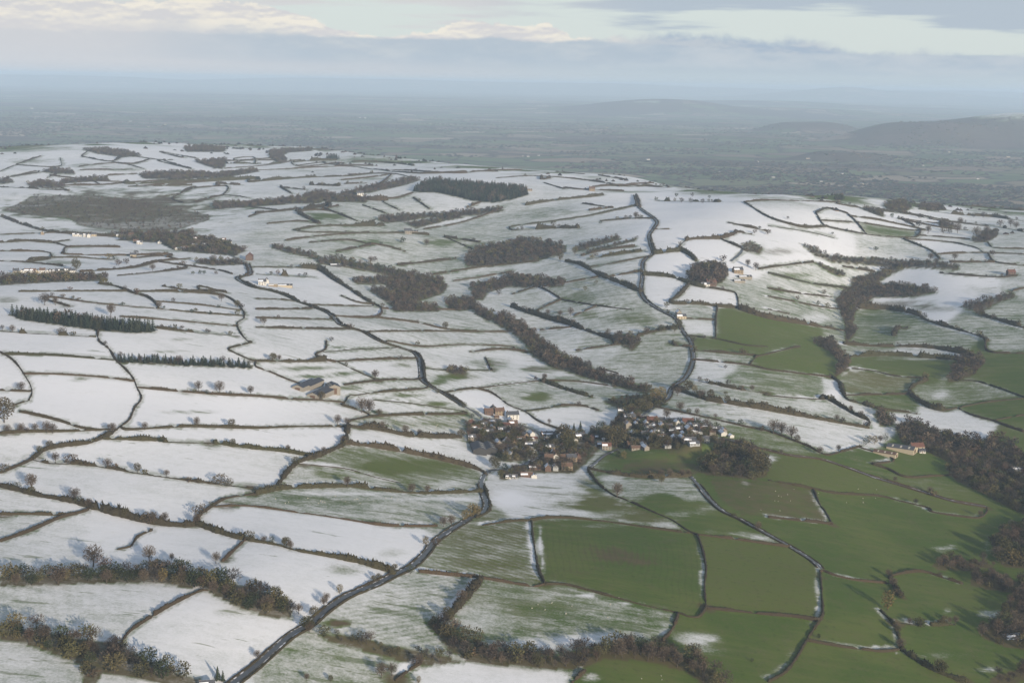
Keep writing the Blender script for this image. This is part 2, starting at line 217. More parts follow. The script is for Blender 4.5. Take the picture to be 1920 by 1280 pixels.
# ------------------------------------------------------------------ traced lines: hedges  (kind, n trees, points)
# c clipped hedge, b tall bushy hedge, w low bank or wall, g gappy line of bushes
HEDGES = [x.split('|') for x in """
c|0|0,965 60,964 128,967
c|0|0,1015 50,998 82,984 112,971 160,958
b|10|0,912 32,919 75,930 130,940 160,948 200,960 250,973 305,984 350,986 370,983
b|5|376,986 425,1003 475,1014 520,1022 560,1033 610,1042 660,1051 700,1062 727,1070
c|2|368,980 376,964 385,958 410,941 430,933 480,926
c|0|220,1030 243,1025 250,1017 260,1005 285,994
c|0|417,1052 440,1030 458,1014
c|0|228,1205 235,1193 250,1178 300,1146 338,1125 375,1108 390,1107
c|0|0,660 20,672 35,687 47,705 57,722 60,737 54,750
c|0|7,665 87,666 162,671 210,675
c|0|50,701 112,702 175,706 225,711 250,715
c|1|185,640 205,655 217,675 235,692 250,710 257,727 265,747 252,765 242,787 225,800 210,812
b|3|210,812 182,825 160,832 112,837 82,845 62,860
c|1|62,860 37,872 0,887
c|0|260,727 312,732 362,736
c|2|362,736 425,741 480,743 555,749 592,750 640,754
c|2|0,813 50,810 125,809 212,805
c|2|237,806 275,804 350,800 400,801 480,803 555,800 655,800
c|0|37,772 82,782 120,792 150,802 180,806
c|0|0,732 55,734
c|0|25,760 55,750
b|0|197,823 250,824 305,826
w|0|310,829 400,831
b|2|400,830 437,836 480,841 530,846 580,855 590,858
g|6|62,862 95,869 150,870 212,879 250,886 325,897 400,907 475,915
b|5|480,926 517,918 555,915 655,912 705,918 792,925 890,922
c|0|402,950 440,948 480,950 552,960 605,967 667,977 717,985 780,987 820,986
b|3|517,917 535,890 560,867 592,857 620,845 645,832 652,802
w|0|562,870 617,875 655,880 705,895 750,905
b|4|650,832 692,837 755,847 817,860 867,872 900,882
b|6|655,800 705,805 767,817 830,820 865,820
c|1|655,790 692,782 755,778 830,777 875,775
c|0|642,760 665,767 690,776
c|0|645,757 655,742 670,741 705,736 792,729
w|0|700,750 767,756 830,765 865,770
c|0|645,722 680,717 730,712 775,712
c|1|630,677 667,695 710,714
c|0|612,640 610,655 592,665 610,675 630,679
c|0|630,678 705,674 777,672
w|0|610,660 667,655 742,652
b|2|480,677 530,678 580,678 605,676
c|0|480,688 505,697 540,712 565,720
c|0|797,690 830,694 880,694 920,695
c|0|910,670 920,692
c|1|835,736 870,730 905,727 955,720 1010,714
c|0|887,727 917,735 935,745 955,760 985,772 1010,790 1035,800 1055,806
c|0|985,771 1017,767 1050,761
c|1|1062,760 1097,762 1122,770
b|2|1022,717 1065,732 1110,745
c|0|1020,714 1080,715 1155,725
c|0|1080,657 1122,651 1165,645
c|1|1305,657 1360,662 1415,667
c|0|1305,675 1360,680 1405,685 1440,693 1490,699 1555,707
c|0|1405,685 1417,670 1435,665 1470,656 1500,650
g|5|1310,715 1347,722 1385,730 1440,737
b|18|1272,732 1310,745 1335,752 1385,760 1440,769 1490,778 1540,787 1590,796 1630,803
c|4|1225,762 1272,772 1335,785 1397,800 1435,807 1477,822 1515,837 1540,850
b|4|1110,880 1160,890 1210,895 1285,893
c|0|1103,882 1112,895 1125,910 1150,928 1180,940 1225,960 1260,975 1290,995 1307,1002
c|0|1440,970 1490,975 1555,982
c|0|1525,917 1537,945 1548,960 1560,982
c|0|1307,1002 1385,1012 1440,1020 1475,1025
c|0|1325,1140 1385,1146 1440,1152 1490,1156 1532,1164
c|0|1515,1201 1565,1210 1615,1217 1655,1221 1690,1217
b|2|1670,1085 1680,1105 1692,1120
b|2|1652,1145 1677,1172 1687,1200 1690,1217
b|3|1690,1217 1715,1235 1752,1257 1790,1272 1815,1280
c|0|1543,1070 1560,1077 1590,1085 1625,1090 1667,1093
c|0|1538,1072 1541,1110 1542,1152 1532,1170 1512,1200 1497,1227 1472,1260 1440,1278
c|1|1672,1080 1690,1075 1730,1072 1765,1082 1805,1095
g|2|1680,1167 1705,1170 1727,1172
g|3|1745,1172 1790,1170
c|1|1748,960 1815,970 1838,970 1850,960
c|0|905,985 960,977 992,976 1030,971 1080,972 1160,981 1235,992 1292,999
c|0|997,979 999,1005 1005,1042 1010,1070 1021,1093
c|0|785,1072 830,1077 890,1082 960,1093 1000,1099 1021,1095
c|0|1021,1095 1060,1096 1097,1105 1160,1122 1210,1135 1272,1149 1292,1156 1310,1156 1320,1145 1324,1137
c|0|1307,1002 1317,1030 1324,1065 1321,1100 1324,1137
c|0|1272,1150 1260,1180 1242,1202
b|2|900,1088 885,1107 870,1125 837,1162
c|2|742,1276 765,1258 790,1243
c|0|1072,1280 1097,1257
b|0|1560,707 1575,720 1580,735 1590,750 1615,757 1640,765
c|0|1660,769 1690,772 1720,776
c|0|1587,741 1640,740 1700,739
c|0|1597,691 1640,696 1677,705 1732,709
b|1|1595,669 1665,666 1727,670 1800,675
b|1|1582,645 1627,649 1690,650 1740,652 1790,660 1815,665
b|8|1740,712 1715,722 1705,735 1720,750 1745,765 1770,770
c|0|1795,714 1830,715 1865,725 1920,745
c|0|1767,770 1815,761 1852,754 1920,747
c|0|1800,767 1827,780 1865,790 1890,800 1920,810
c|0|1865,788 1920,778
b|4|1545,745 1577,762 1602,777 1630,790
w|0|1440,742 1540,749
c|0|1635,870 1665,880 1700,895 1760,892 1802,890
c|0|1635,870 1677,862 1615,840
c|1|1555,853 1580,846 1610,838
c|1|1440,900 1490,910 1527,917 1565,925 1647,930 1690,940 1740,952
c|1|1848,640 1855,660 1920,663
c|1|960,425 1035,415 1110,404 1192,386
c|3|1125,415 1185,410 1222,410
c|0|1100,502 1160,492 1210,482
c|0|1145,519 1200,509
b|2|1060,490 1090,497 1122,515 1160,530 1200,547
c|0|1022,537 1067,529 1120,520
c|0|1007,537 1030,547 1052,561
c|0|960,552 1000,539
c|0|1052,562 1097,570 1147,577 1185,581
c|1|1007,582 1052,562
c|0|1077,592 1115,575
b|6|960,575 992,587 1035,600 1072,610 1100,620 1130,630 1150,637
c|0|1012,619 1067,614
b|3|1195,630 1235,620 1267,615
b|1|1232,476 1275,471 1295,480 1305,490
g|2|1272,465 1290,450 1350,448
b|1|1212,516 1260,520 1292,532 1322,540
b|0|1290,535 1272,555 1257,565
b|3|1265,570 1310,570 1345,575 1380,577
c|1|1310,537 1370,547 1382,555 1385,580
c|0|1277,597 1342,600
c|0|1345,575 1342,600 1342,632
c|0|1290,630 1340,635 1400,648 1440,650
b|2|1385,580 1440,597 1502,607 1585,621
c|0|1395,379 1440,407 1477,420 1510,427 1552,425
c|0|1422,505 1440,502 1485,496 1525,492
c|0|1530,400 1540,417 1550,425 1580,432 1620,439
c|1|1530,400 1552,391 1590,401
c|0|1590,402 1605,416 1625,440
c|0|1545,414 1600,417
c|0|1596,406 1640,412 1690,422 1727,430
c|0|1625,440 1665,444 1717,445 1727,430
w|0|1440,424 1515,435 1565,447
c|0|1695,449 1722,460 1745,470 1762,486
c|0|1702,449 1777,454 1827,464 1842,472
c|0|1760,477 1840,474 1920,477
c|0|1852,475 1867,492 1920,498
c|0|1852,455 1865,465 1920,467
c|2|1780,492 1865,492
c|2|1762,512 1815,517 1877,520 1907,517
c|0|1440,512 1490,525 1540,535 1590,541
c|1|1440,541 1502,551 1560,557
c|2|1440,556 1490,566 1535,575 1582,581
c|0|1440,580 1480,589
b|8|1610,578 1665,580 1715,589 1740,602 1790,617 1827,627 1850,637
b|4|1842,590 1852,595 1877,602 1920,615
b|1|1675,630 1682,617 1702,615
g|5|1577,380 1615,390 1702,402 1740,410
g|8|1645,392 1690,397 1765,412 1840,420 1870,425 1920,435
g|7|1722,392 1790,402 1860,407 1920,415
c|5|1690,412 1765,427 1815,432
g|5|1802,385 1860,390 1920,395
b|3|565,502 600,507 627,525 655,542 685,562 715,577
c|1|480,501 565,502
g|4|480,514 530,517 590,520
c|0|575,571 630,573 695,574
c|0|640,555 670,567 705,571
c|0|715,578 715,588 700,595 660,595 627,592
c|0|480,580 577,579
c|2|480,596 620,599
c|1|480,614 555,616 650,617
c|1|700,595 780,605 835,617 905,622 960,622
c|1|695,622 805,621 890,622
c|0|715,579 855,581
c|1|745,497 817,490 855,485
c|2|692,457 725,462 760,472
c|0|630,472 692,460
c|0|535,451 605,442 692,436
c|2|567,435 655,437 755,437 805,441
c|0|850,527 905,519 960,509
c|0|812,515 895,502 960,495 1010,490
c|0|840,447 885,467
c|1|835,445 900,455
c|2|795,430 855,420 905,405 942,390
c|0|557,397 602,420
c|0|605,392 635,386
c|0|610,392 670,415
c|0|680,385 722,400
c|0|720,380 750,395
c|1|775,371 805,392
c|1|875,390 902,379
c|2|35,547 157,546 237,546
c|2|185,532 217,537 250,550 275,557 290,567 297,578
c|2|95,557 150,565 212,572 295,579
c|3|260,547 325,547 395,551
c|1|300,566 375,572 445,581
c|2|307,580 375,587 450,592
c|0|225,594 325,601 435,611
g|6|290,615 375,624 450,630
c|1|395,551 425,557 445,570 457,585 457,597 445,605 447,617 455,630 465,640
c|0|472,642 440,650 428,655 440,662 470,675
c|0|185,615 183,628 186,640
g|4|0,620 50,625 100,627 180,632
c|1|305,537 355,545 420,547
c|1|375,537 422,549
c|1|220,517 275,512 345,504
c|1|302,492 362,500 410,507 435,514
c|1|150,510 250,502 300,490 357,485
c|0|0,490 50,492 117,499
c|0|95,475 93,485 50,492
c|0|0,471 75,472 95,475
c|0|120,472 132,463 225,464
c|0|100,455 132,464
c|1|122,477 207,479 315,478
c|0|0,322 33,308 77,293
c|0|37,310 110,313 113,297
c|0|153,293 167,282
b|0|160,295 207,303 230,293
c|0|207,303 247,308 277,300
c|0|303,285 367,297
c|0|300,303 357,317
c|0|20,332 97,320
c|0|100,330 190,340 260,342
c|0|240,350 330,345 420,338
c|0|350,358 372,352 420,349
c|0|325,370 345,360 362,350
b|2|240,345 330,343 400,340 480,336
c|0|420,316 500,310 560,300
c|1|440,305 470,300 530,296
c|0|415,322 520,318 640,312 700,318
b|2|490,340 560,334 640,331
c|0|640,338 700,332 735,326
c|0|735,326 715,344 690,350
c|1|545,300 560,312 640,306
c|0|700,318 790,326 880,322 930,322
c|2|930,334 1000,330 1080,336 1180,350
b|0|1015,337 1030,334
c|0|1020,343 1055,354
c|0|1100,356 1170,359
c|1|1060,353 1100,356 1120,350 1180,348 1250,352
b|3|985,385 1040,376 1100,370 1130,366
c|0|1160,350 1195,345 1260,345 1330,360
g|4|1230,377 1290,378 1350,379
c|0|1395,379 1440,376 1530,378 1577,380
c|1|1365,418 1420,430 1440,434
c|0|1380,435 1410,440
b|1|1350,448 1375,440
c|0|1355,450 1400,470
c|0|1230,430 1255,430
b|0|1105,395 1140,390
c|0|640,400 600,394 565,396
c|1|480,400 520,397 560,392
c|0|500,420 560,415 600,420
b|2|550,432 600,424 660,424 720,423
c|0|1290,650 1265,648 1262,640
c|0|1920,540 1890,548
c|0|580,455 650,450 690,458
g|3|960,432 1040,428 1085,428
c|0|1090,480 1130,470 1190,462
g|5|1100,487 1140,480 1210,470
c|0|0,440 60,438 120,436
c|0|30,450 90,455 130,450
c|0|80,560 130,575
c|0|19,332 69,321
c|0|88,334 105,326
c|0|148,313 165,310 212,306 238,308 270,303
c|0|150,319 249,318
c|0|202,329 257,326
c|0|238,308 270,317
c|0|240,292 300,300 324,300
c|0|305,287 341,296
c|0|309,302 350,315
g|5|0,351 50,353 88,356 120,357
c|1|99,346 129,358
c|0|169,337 189,347
c|2|101,348 190,347 250,342 356,336
g|4|240,351 300,349 360,348
c|0|296,369 334,364 360,352
b|0|326,369 325,375 345,381
c|0|557,311 606,304
b|4|554,304 584,302 632,301
c|0|608,306 632,310 678,311 700,311
b|6|469,342 509,337 565,333 617,332 659,330 696,326
b|4|409,345 450,347
c|0|424,349 428,354 417,366 396,371 366,380
c|0|419,366 445,368 469,372
c|0|340,362 351,354 366,351
c|0|441,297 475,295 479,306
c|0|428,302 527,300
g|4|424,307 464,307 482,308 527,307
c|0|469,388 522,395
c|1|466,407 490,399 524,396
b|2|559,396 602,388 616,384
b|1|561,401 582,412 599,420
c|0|526,351 548,364
c|1|530,352 572,356
b|3|582,347 636,349
b|3|646,345 687,344
c|1|660,370 707,372 742,372 774,362
b|1|690,375 722,376
b|4|660,304 697,304 754,308 776,311
c|2|727,319 780,321 819,324 866,325 913,320 979,319
c|0|660,327 735,326 772,333
c|0|1042,322 1096,327
c|1|1122,329 1171,337
g|6|1128,348 1179,350 1224,349 1272,348
c|0|1092,382 1147,390
c|0|1614,418 1697,431 1734,432
c|1|1691,412 1714,423
c|0|1687,410 1759,419
c|1|1749,412 1847,424
c|0|1719,441 1819,449
c|1|1571,383 1614,390
b|2|1644,392 1697,400
c|1|1580,500 1640,510
c|0|0,455 60,452 100,455
c|0|60,485 140,483 210,487
c|1|330,486 300,480 250,484
c|0|480,560 530,562 560,566
c|1|730,640 790,650 870,646 960,650
c|0|880,660 940,655 990,660
c|0|1120,690 1160,700
""".strip().splitlines()]
HEDGES = [(k, int(n), [tuple(map(float, q.split(','))) for q in p.split()]) for k, n, p in HEDGES]
# ------------------------------------------------------------------ roads: (name, width, hedged, label, points)
def pts(s): return [tuple(map(float, q.split(','))) for q in s.split()]
ROADS = [
 ('road', 2.9, 1, 'wet tarmac main road climbing from the foreground to the village', pts('425,1290 480,1248 522,1210 550,1187 578,1172 598,1155 620,1137 655,1115 705,1095 742,1076 773,1061 800,1035 814,1016 835,1000 860,984 885,970 908,958 912,945 906,925 902,908 908,892 922,882 950,880 976,873 995,864 1015,852')),
 ('road', 3.2, 1, 'tarmac road winding across the snow fields towards the far village', pts('1015,852 1013,841 1016,824 1010,812 985,800 950,792 910,786 890,772 870,762 830,737 795,717 790,697 787,677 777,662 750,652 712,640 680,622 640,610 620,590 590,577 562,567 537,555 505,545 475,539 450,527 447,520 468,515 467,502 460,493 430,478 380,462 330,452 250,446 150,440 90,434 40,420 0,405')),
 ('road', 2.6, 1, 'narrow hedged road climbing from the village over the snowy ridge', pts('1015,852 1060,838 1110,840 1150,812 1195,785 1225,764 1252,747 1260,727 1282,712 1295,692 1300,672 1298,655 1295,640 1280,620 1270,600 1255,590 1230,577 1210,562 1202,545 1205,520 1205,495 1212,485 1225,475 1220,460 1217,442 1225,430 1232,417 1220,405 1205,395 1197,387 1195,377 1190,366')),
 ('lane', 2.4, 1, 'sunken lane between two dark hedges below the castle mound', pts('1290,888 1310,910 1330,935 1355,958 1385,972 1440,1002 1482,1025 1522,1050 1540,1066')),
 ('lane', 2.4, 1, 'straight farm lane between dark hedges crossing the green fields', pts('1340,820 1378,827 1417,838 1457,848 1490,855 1537,860 1590,877 1640,895 1690,910 1740,925 1790,940 1850,950')),
 ('lane', 2.4, 0, 'short white-edged lane beside the village end gardens', pts('1103,879 1120,865 1137,852 1162,841')),
 ('track', 3.5, 0, 'snowy farm track bending up to the hillside farm', pts('1370,490 1385,478 1392,468 1390,460')),
 ('lane', 3.5, 0, 'short cul-de-sac serving the brick village houses', pts('1220,812 1250,812 1300,815 1340,820')),
]
# ------------------------------------------------------------------ woods: (kind, spacing m, mean height m, label, base polygon)
WOODS = [
 ('mix', 6.5, 10, 'dark leafless wood crossing the snow below the tall field hedges', pts('0,1080 90,1078 200,1072 300,1070 380,1080 450,1098 500,1110 540,1130 548,1160 500,1155 440,1135 390,1108 300,1092 200,1092 90,1096 0,1098')),
 ('mix', 6.5, 10, 'dark wooded dingle beside the furrowed snow at the photo corner', pts('0,1185 60,1180 130,1195 190,1203 230,1212 250,1225 290,1245 330,1262 375,1272 375,1285 330,1285 240,1268 190,1258 180,1290 155,1290 155,1245 110,1230 75,1215 35,1203 0,1197')),
 ('bare', 6.5, 10, 'brown wooded stream bank curving below the frosted field', pts('798,1165 820,1160 850,1185 890,1205 930,1218 980,1225 1050,1230 1090,1215 1150,1210 1200,1208 1250,1215 1300,1235 1340,1262 1375,1290 1330,1290 1290,1262 1240,1245 1180,1238 1130,1236 1095,1252 1050,1254 990,1252 930,1245 880,1240 840,1215')),
 ('mix', 6.0, 6, 'low scrub wood along the bank beside the main road', pts('598,1188 640,1190 690,1200 760,1215 820,1225 870,1240 800,1248 740,1235 680,1218 620,1203')),
 ('bare', 7, 8, 'brown thicket jutting into the green meadow', pts('1742,1058 1780,1048 1850,1052 1865,1062 1820,1070 1760,1068')),
 ('bare', 7, 9, 'brown stream wood edging the pale frosted meadow', pts('1820,1075 1850,1072 1920,1092 1990,1120 1990,1160 1920,1130 1900,1112 1850,1104 1820,1097')),
 ('mix', 7, 10, 'golden brown wood on the bank above the frosted stream meadow', pts('1855,1010 1880,990 1920,980 1990,980 1990,1080 1920,1065 1880,1062 1865,1035')),
 ('bare', 7, 9, 'dark alder wood with a blue shed beside it', pts('1835,1185 1870,1155 1900,1115 1990,1120 1990,1230 1920,1218 1890,1214 1845,1197')),
 ('bare', 7, 7, 'low brown scrub in the lowest photo corner of green pasture', pts('1850,1278 1870,1264 1920,1250 1990,1240 1990,1275 1920,1275 1880,1290')),
 ('bare', 6, 7, 'small brown thicket beside the road and white field', pts('832,694 850,690 875,692 878,701 850,702')),
 ('con', 3.4, 7.5, 'lower dark conifer strip lining the snow field', pts('218,674 350,679 475,686 470,691 350,686 220,680')),
 ('con', 3.6, 11.5, 'upper dark conifer strip lining the snow field', pts('20,590 60,592 120,599 200,609 285,618 290,622 250,624 180,619 110,609 40,599')),
 ('mix', 6.5, 11, 'mixed trees over the ringwork beside the castle mound', pts('1302,880 1318,866 1335,852 1345,838 1385,840 1415,850 1430,862 1442,882 1434,895 1400,899 1360,895 1325,890')),
 ('mix', 8, 9, 'thin tree line climbing behind the ringwork trees', pts('1330,822 1375,830 1425,846 1422,852 1370,838 1328,828')),
 ('bare', 7, 9, 'brown trees along the stream between two green pastures', pts('1520,640 1560,640 1580,660 1595,690 1575,702 1565,707 1575,680 1555,660')),
 ('bare', 7, 10, 'reddish brown wood at the corner of four pastures', pts('1785,684 1815,668 1840,668 1845,682 1825,702 1800,714 1775,717 1785,702')),
 ('bare', 7, 9, 'small dark spinney above the frosted strip fields', pts('1640,778 1655,768 1675,787 1675,799 1650,797')),
 ('bare', 7.5, 10, 'large brown valley wood behind the red roofed farm', pts('1680,797 1720,790 1745,804 1790,820 1830,826 1870,822 1900,836 1920,852 1990,870 1990,920 1920,908 1880,903 1840,898 1800,884 1770,862 1740,848 1700,838 1685,820')),
 ('mix', 7.5, 10, 'golden brown wood edge below the large valley wood', pts('1770,877 1800,872 1850,890 1920,912 1990,925 1990,985 1920,966 1880,945 1830,920 1790,900')),
 ('bare', 7, 8, 'hooked brown thicket beside the winding ridge road', pts('1145,636 1165,627 1190,629 1200,642 1185,657 1165,648 1150,642')),
 ('bare', 6, 13, 'round russet copse above the hillside farm', pts('1290,520 1310,500 1330,496 1355,502 1365,515 1355,528 1335,537 1310,533 1292,528')),
 ('bare', 6, 4, 'dark scrub on the reddish bracken bank', pts('1390,458 1410,453 1430,466 1425,476 1400,473')),
 ('bare', 8, 8, 'brown scrub belt crossing the snowy valley head', pts('1500,457 1525,464 1545,477 1580,483 1640,484 1700,489 1770,493 1800,500 1795,507 1740,503 1690,502 1640,498 1600,495 1560,492 1530,481')),
 ('bare', 8, 10, 'branching brown stream wood in the snowy hollow', pts('1600,522 1620,518 1660,504 1690,494 1700,500 1665,518 1640,532 1700,534 1745,542 1755,548 1720,556 1640,558 1620,572 1605,582 1598,612 1605,628 1585,642 1585,612 1575,578 1565,563 1590,548')),
 ('bare', 7, 6, 'short slanting scrub strip below the bracken bank', pts('1525,490 1545,497 1580,512 1587,517 1570,517 1540,502')),
 ('bare', 8, 9, 'brown wooded gully at the moorland edge', pts('1800,574 1830,569 1860,559 1900,549 1905,557 1870,568 1845,583 1840,595 1825,583')),
 ('bare', 8, 9, 'main brown valley wood around the rusty marsh', pts('660,526 720,520 760,518 790,515 830,523 838,538 830,550 800,559 770,572 830,577 820,584 740,584 735,574 720,562 700,550 690,543 735,543 720,533 670,533')),
 ('bare', 8, 9, 'small brown wood downstream of the rusty marsh', pts('835,563 870,558 890,563 895,578 860,583 840,578')),
 ('bare', 8, 9, 'long brown streamside wood beneath the striped snow slope', pts('880,538 900,531 940,523 960,513 1000,518 1030,523 1060,525 1055,537 1000,540 950,538 915,548 905,562 890,562')),
 ('bare', 7.5, 9, 'brown wooded dingle running down towards the village', pts('915,592 940,590 975,603 1000,623 1025,645 1070,672 1110,690 1150,708 1200,722 1225,733 1210,738 1150,722 1100,708 1040,690 1000,668 985,645 960,623 930,608')),
 ('bare', 7.5, 9, 'brown stream trees linking the marsh wood and the dingle', pts('885,574 905,580 930,594 915,602 890,587')),
 ('mix', 8, 9, 'dark tree belt with conifers above the main valley wood', pts('590,488 630,485 680,495 740,506 780,513 770,522 720,515 660,503 600,495')),
 ('bare', 8, 7, 'thin brown tree belt between the snowy road and fields', pts('510,460 545,467 600,480 590,486 540,474 510,465')),
 ('bare', 8, 9, 'large rusty brown wood below the ridge road fields', pts('880,474 900,464 940,456 980,449 1020,454 1060,461 1060,473 1030,483 980,493 920,500 880,500 870,493')),
 ('bare', 8, 8, 'narrow tree belt slanting up to the ridge road', pts('1075,465 1110,455 1160,444 1165,449 1120,461 1085,471')),
 ('bare', 8, 5, 'thin scrub belt slanting below the narrow tree belt', pts('1095,471 1150,458 1195,446 1190,452 1140,465 1100,475')),
 ('bare', 8, 9, 'brown tree belt along the lane below the conifer block', pts('760,418 830,408 860,403 870,408 830,415 780,428')),
 ('bare', 8, 9, 'dark hillside tree belt under the white conifer hill', pts('710,408 760,403 830,401 880,396 940,391 945,396 880,405 800,408 730,418 712,416')),
 ('bare', 8, 9, 'brown wood band on the far snow hillside', pts('400,382 480,378 520,375 580,368 605,373 600,381 540,383 480,387 400,393')),
 ('con', 5.0, 14, 'large dark conifer block on the snowy hilltop', pts('775,360 820,361 860,370 890,377 925,380 960,374 990,365 985,356 950,352 910,349 870,345 840,343 815,340 795,346 780,354')),
 ('bare', 8, 9, 'dark copse among the far brow fields', pts('80,322 100,318 135,320 140,327 100,326')),
 ('bare', 8, 9, 'dark wood corner below the far brow', pts('56,346 80,340 100,342 98,348 60,349')),
 ('bare', 8, 9, 'dark curved wood below the far brow stripes', pts('112,340 150,336 200,332 205,339 150,342 115,345')),
 ('bare', 8, 9, 'dark wood at the photo edge below the brow', pts('0,338 15,334 25,342 0,346')),
 ('bare', 9, 9, 'brown wood linking the far snow slopes', pts('340,324 370,324 400,327 440,322 480,318 485,322 440,330 405,334 340,335')),
 ('bare', 9, 9, 'brown wood climbing the far snow cleft', pts('396,301 425,298 420,314 400,317')),
 ('bare', 9, 9, 'brown wood fringe on the far skyline', pts('345,277 380,274 425,278 420,285 350,285')),
 ('bare', 9, 9, 'dark wood fringe before the skyline conifers', pts('505,283 540,280 585,279 585,283 540,286 530,292 540,304 520,305 505,295')),
 ('bare', 8, 9, 'brown wood joining the hillside dingle', pts('570,364 600,360 640,368 690,374 685,380 620,378 580,376')),
 ('bare', 9, 8, 'scattered tree belt climbing to the conifer block', pts('635,364 680,352 710,346 770,334 790,337 760,347 700,360 650,368')),
 ('mix', 8, 10, 'tall dark trees behind the ridge end clump', pts('1655,386 1690,378 1705,387 1700,396 1670,394')),
 ('bare', 9, 9, 'brown trees at the snow limit', pts('1715,387 1760,386 1775,394 1740,396')),
 ('bare', 7, 9, 'small brown spinney in the ridge end strips', pts('1760,420 1790,422 1792,427 1762,426')),
 ('bare', 7, 10, 'brown copse on the far snow shoulder', pts('1822,450 1840,440 1870,434 1868,444 1850,454 1828,455')),
 ('mix', 8, 10, 'dark tree line behind the far white cottages', pts('0,523 60,521 120,520 200,521 200,526 100,529 0,535')),
 ('bare', 7, 8, 'bare orchard wood beside the bend of the snowy road', pts('360,493 400,488 450,490 460,496 400,498')),
 ('bare', 17, 5, 'brown scrub over the dark heather moor', pts('5,394 40,380 60,368 150,366 190,367 230,373 270,377 320,390 370,399 395,404 390,413 340,428 300,433 240,431 180,428 150,423 130,409 60,404 10,396')),
 ('bare', 8, 8, 'brown wood at the near edge of the heather moor', pts('200,436 260,437 330,436 360,434 370,440 330,444 240,443')),
 ('bare', 9, 9, 'grey wood on the farthest snowy brow', pts('155,281 200,279 250,287 265,293 230,295 180,288')),
 ('bare', 9, 9, 'long brown wood below the far brow fields', pts('260,327 300,322 390,324 400,330 340,337 270,335')),
 ('bare', 9, 9, 'brown clough wood amid the far snow fields', pts('365,303 400,300 420,308 415,317 390,312')),
 ('bare', 9, 8, 'brown scrub wood above the heather moor', pts('50,345 100,343 130,350 100,354 60,352')),
 ('con', 7, 14, 'dark conifer wood on the skyline brow', pts('580,279 640,275 640,282 600,283')),
 ('con', 6, 14, 'isolated dark conifer clump on the skyline snow', pts('611,298 623,295 636,298 624,301')),
 ('con', 6, 12, 'dark conifer clump on the ridge end', pts('1562,373 1575,371 1587,373 1575,376')),
 ('mix', 7, 9, 'dark clump crossing the ridge end fields', pts('1615,392 1640,394 1660,404 1655,407 1630,398')),
 ('bare', 9, 9, 'brown wood behind the ridge end fields', pts('1660,388 1690,384 1710,388 1700,396 1670,394')),
 ('mix', 7, 9, 'garden trees around the far roadside village', pts('215,450 300,455 330,470 440,480 460,470 440,462 400,448 330,444 300,440')),
 ('mix', 5.5, 8, 'garden trees among the older village houses', pts('875,800 905,795 945,800 980,812 1000,830 985,842 1000,858 970,866 935,862 925,840 880,832')),
 ('mix', 6.5, 8, 'tall garden trees at the top of the village', pts('1100,812 1150,795 1170,765 1215,750 1250,757 1200,775 1170,810 1190,825 1230,828 1240,835 1190,842 1150,838 1130,828')),
 ('mix', 6.5, 7.5, 'scattered garden trees between the newer village houses', pts('1165,780 1205,785 1240,788 1300,792 1345,800 1350,815 1310,818 1320,838 1270,842 1200,842 1180,820 1200,812 1175,800')),
 ('mix', 7.5, 7.5, 'scattered garden trees along the lower village street', pts('1010,830 1040,815 1070,812 1110,815 1125,840 1100,866 1075,886 1010,886 940,900 935,885 990,870 1010,850')),
 ('mix', 7, 6, 'scrub trees on the stream meadow above the village', pts('1130,752 1180,742 1235,740 1250,748 1210,760 1160,765')),
]
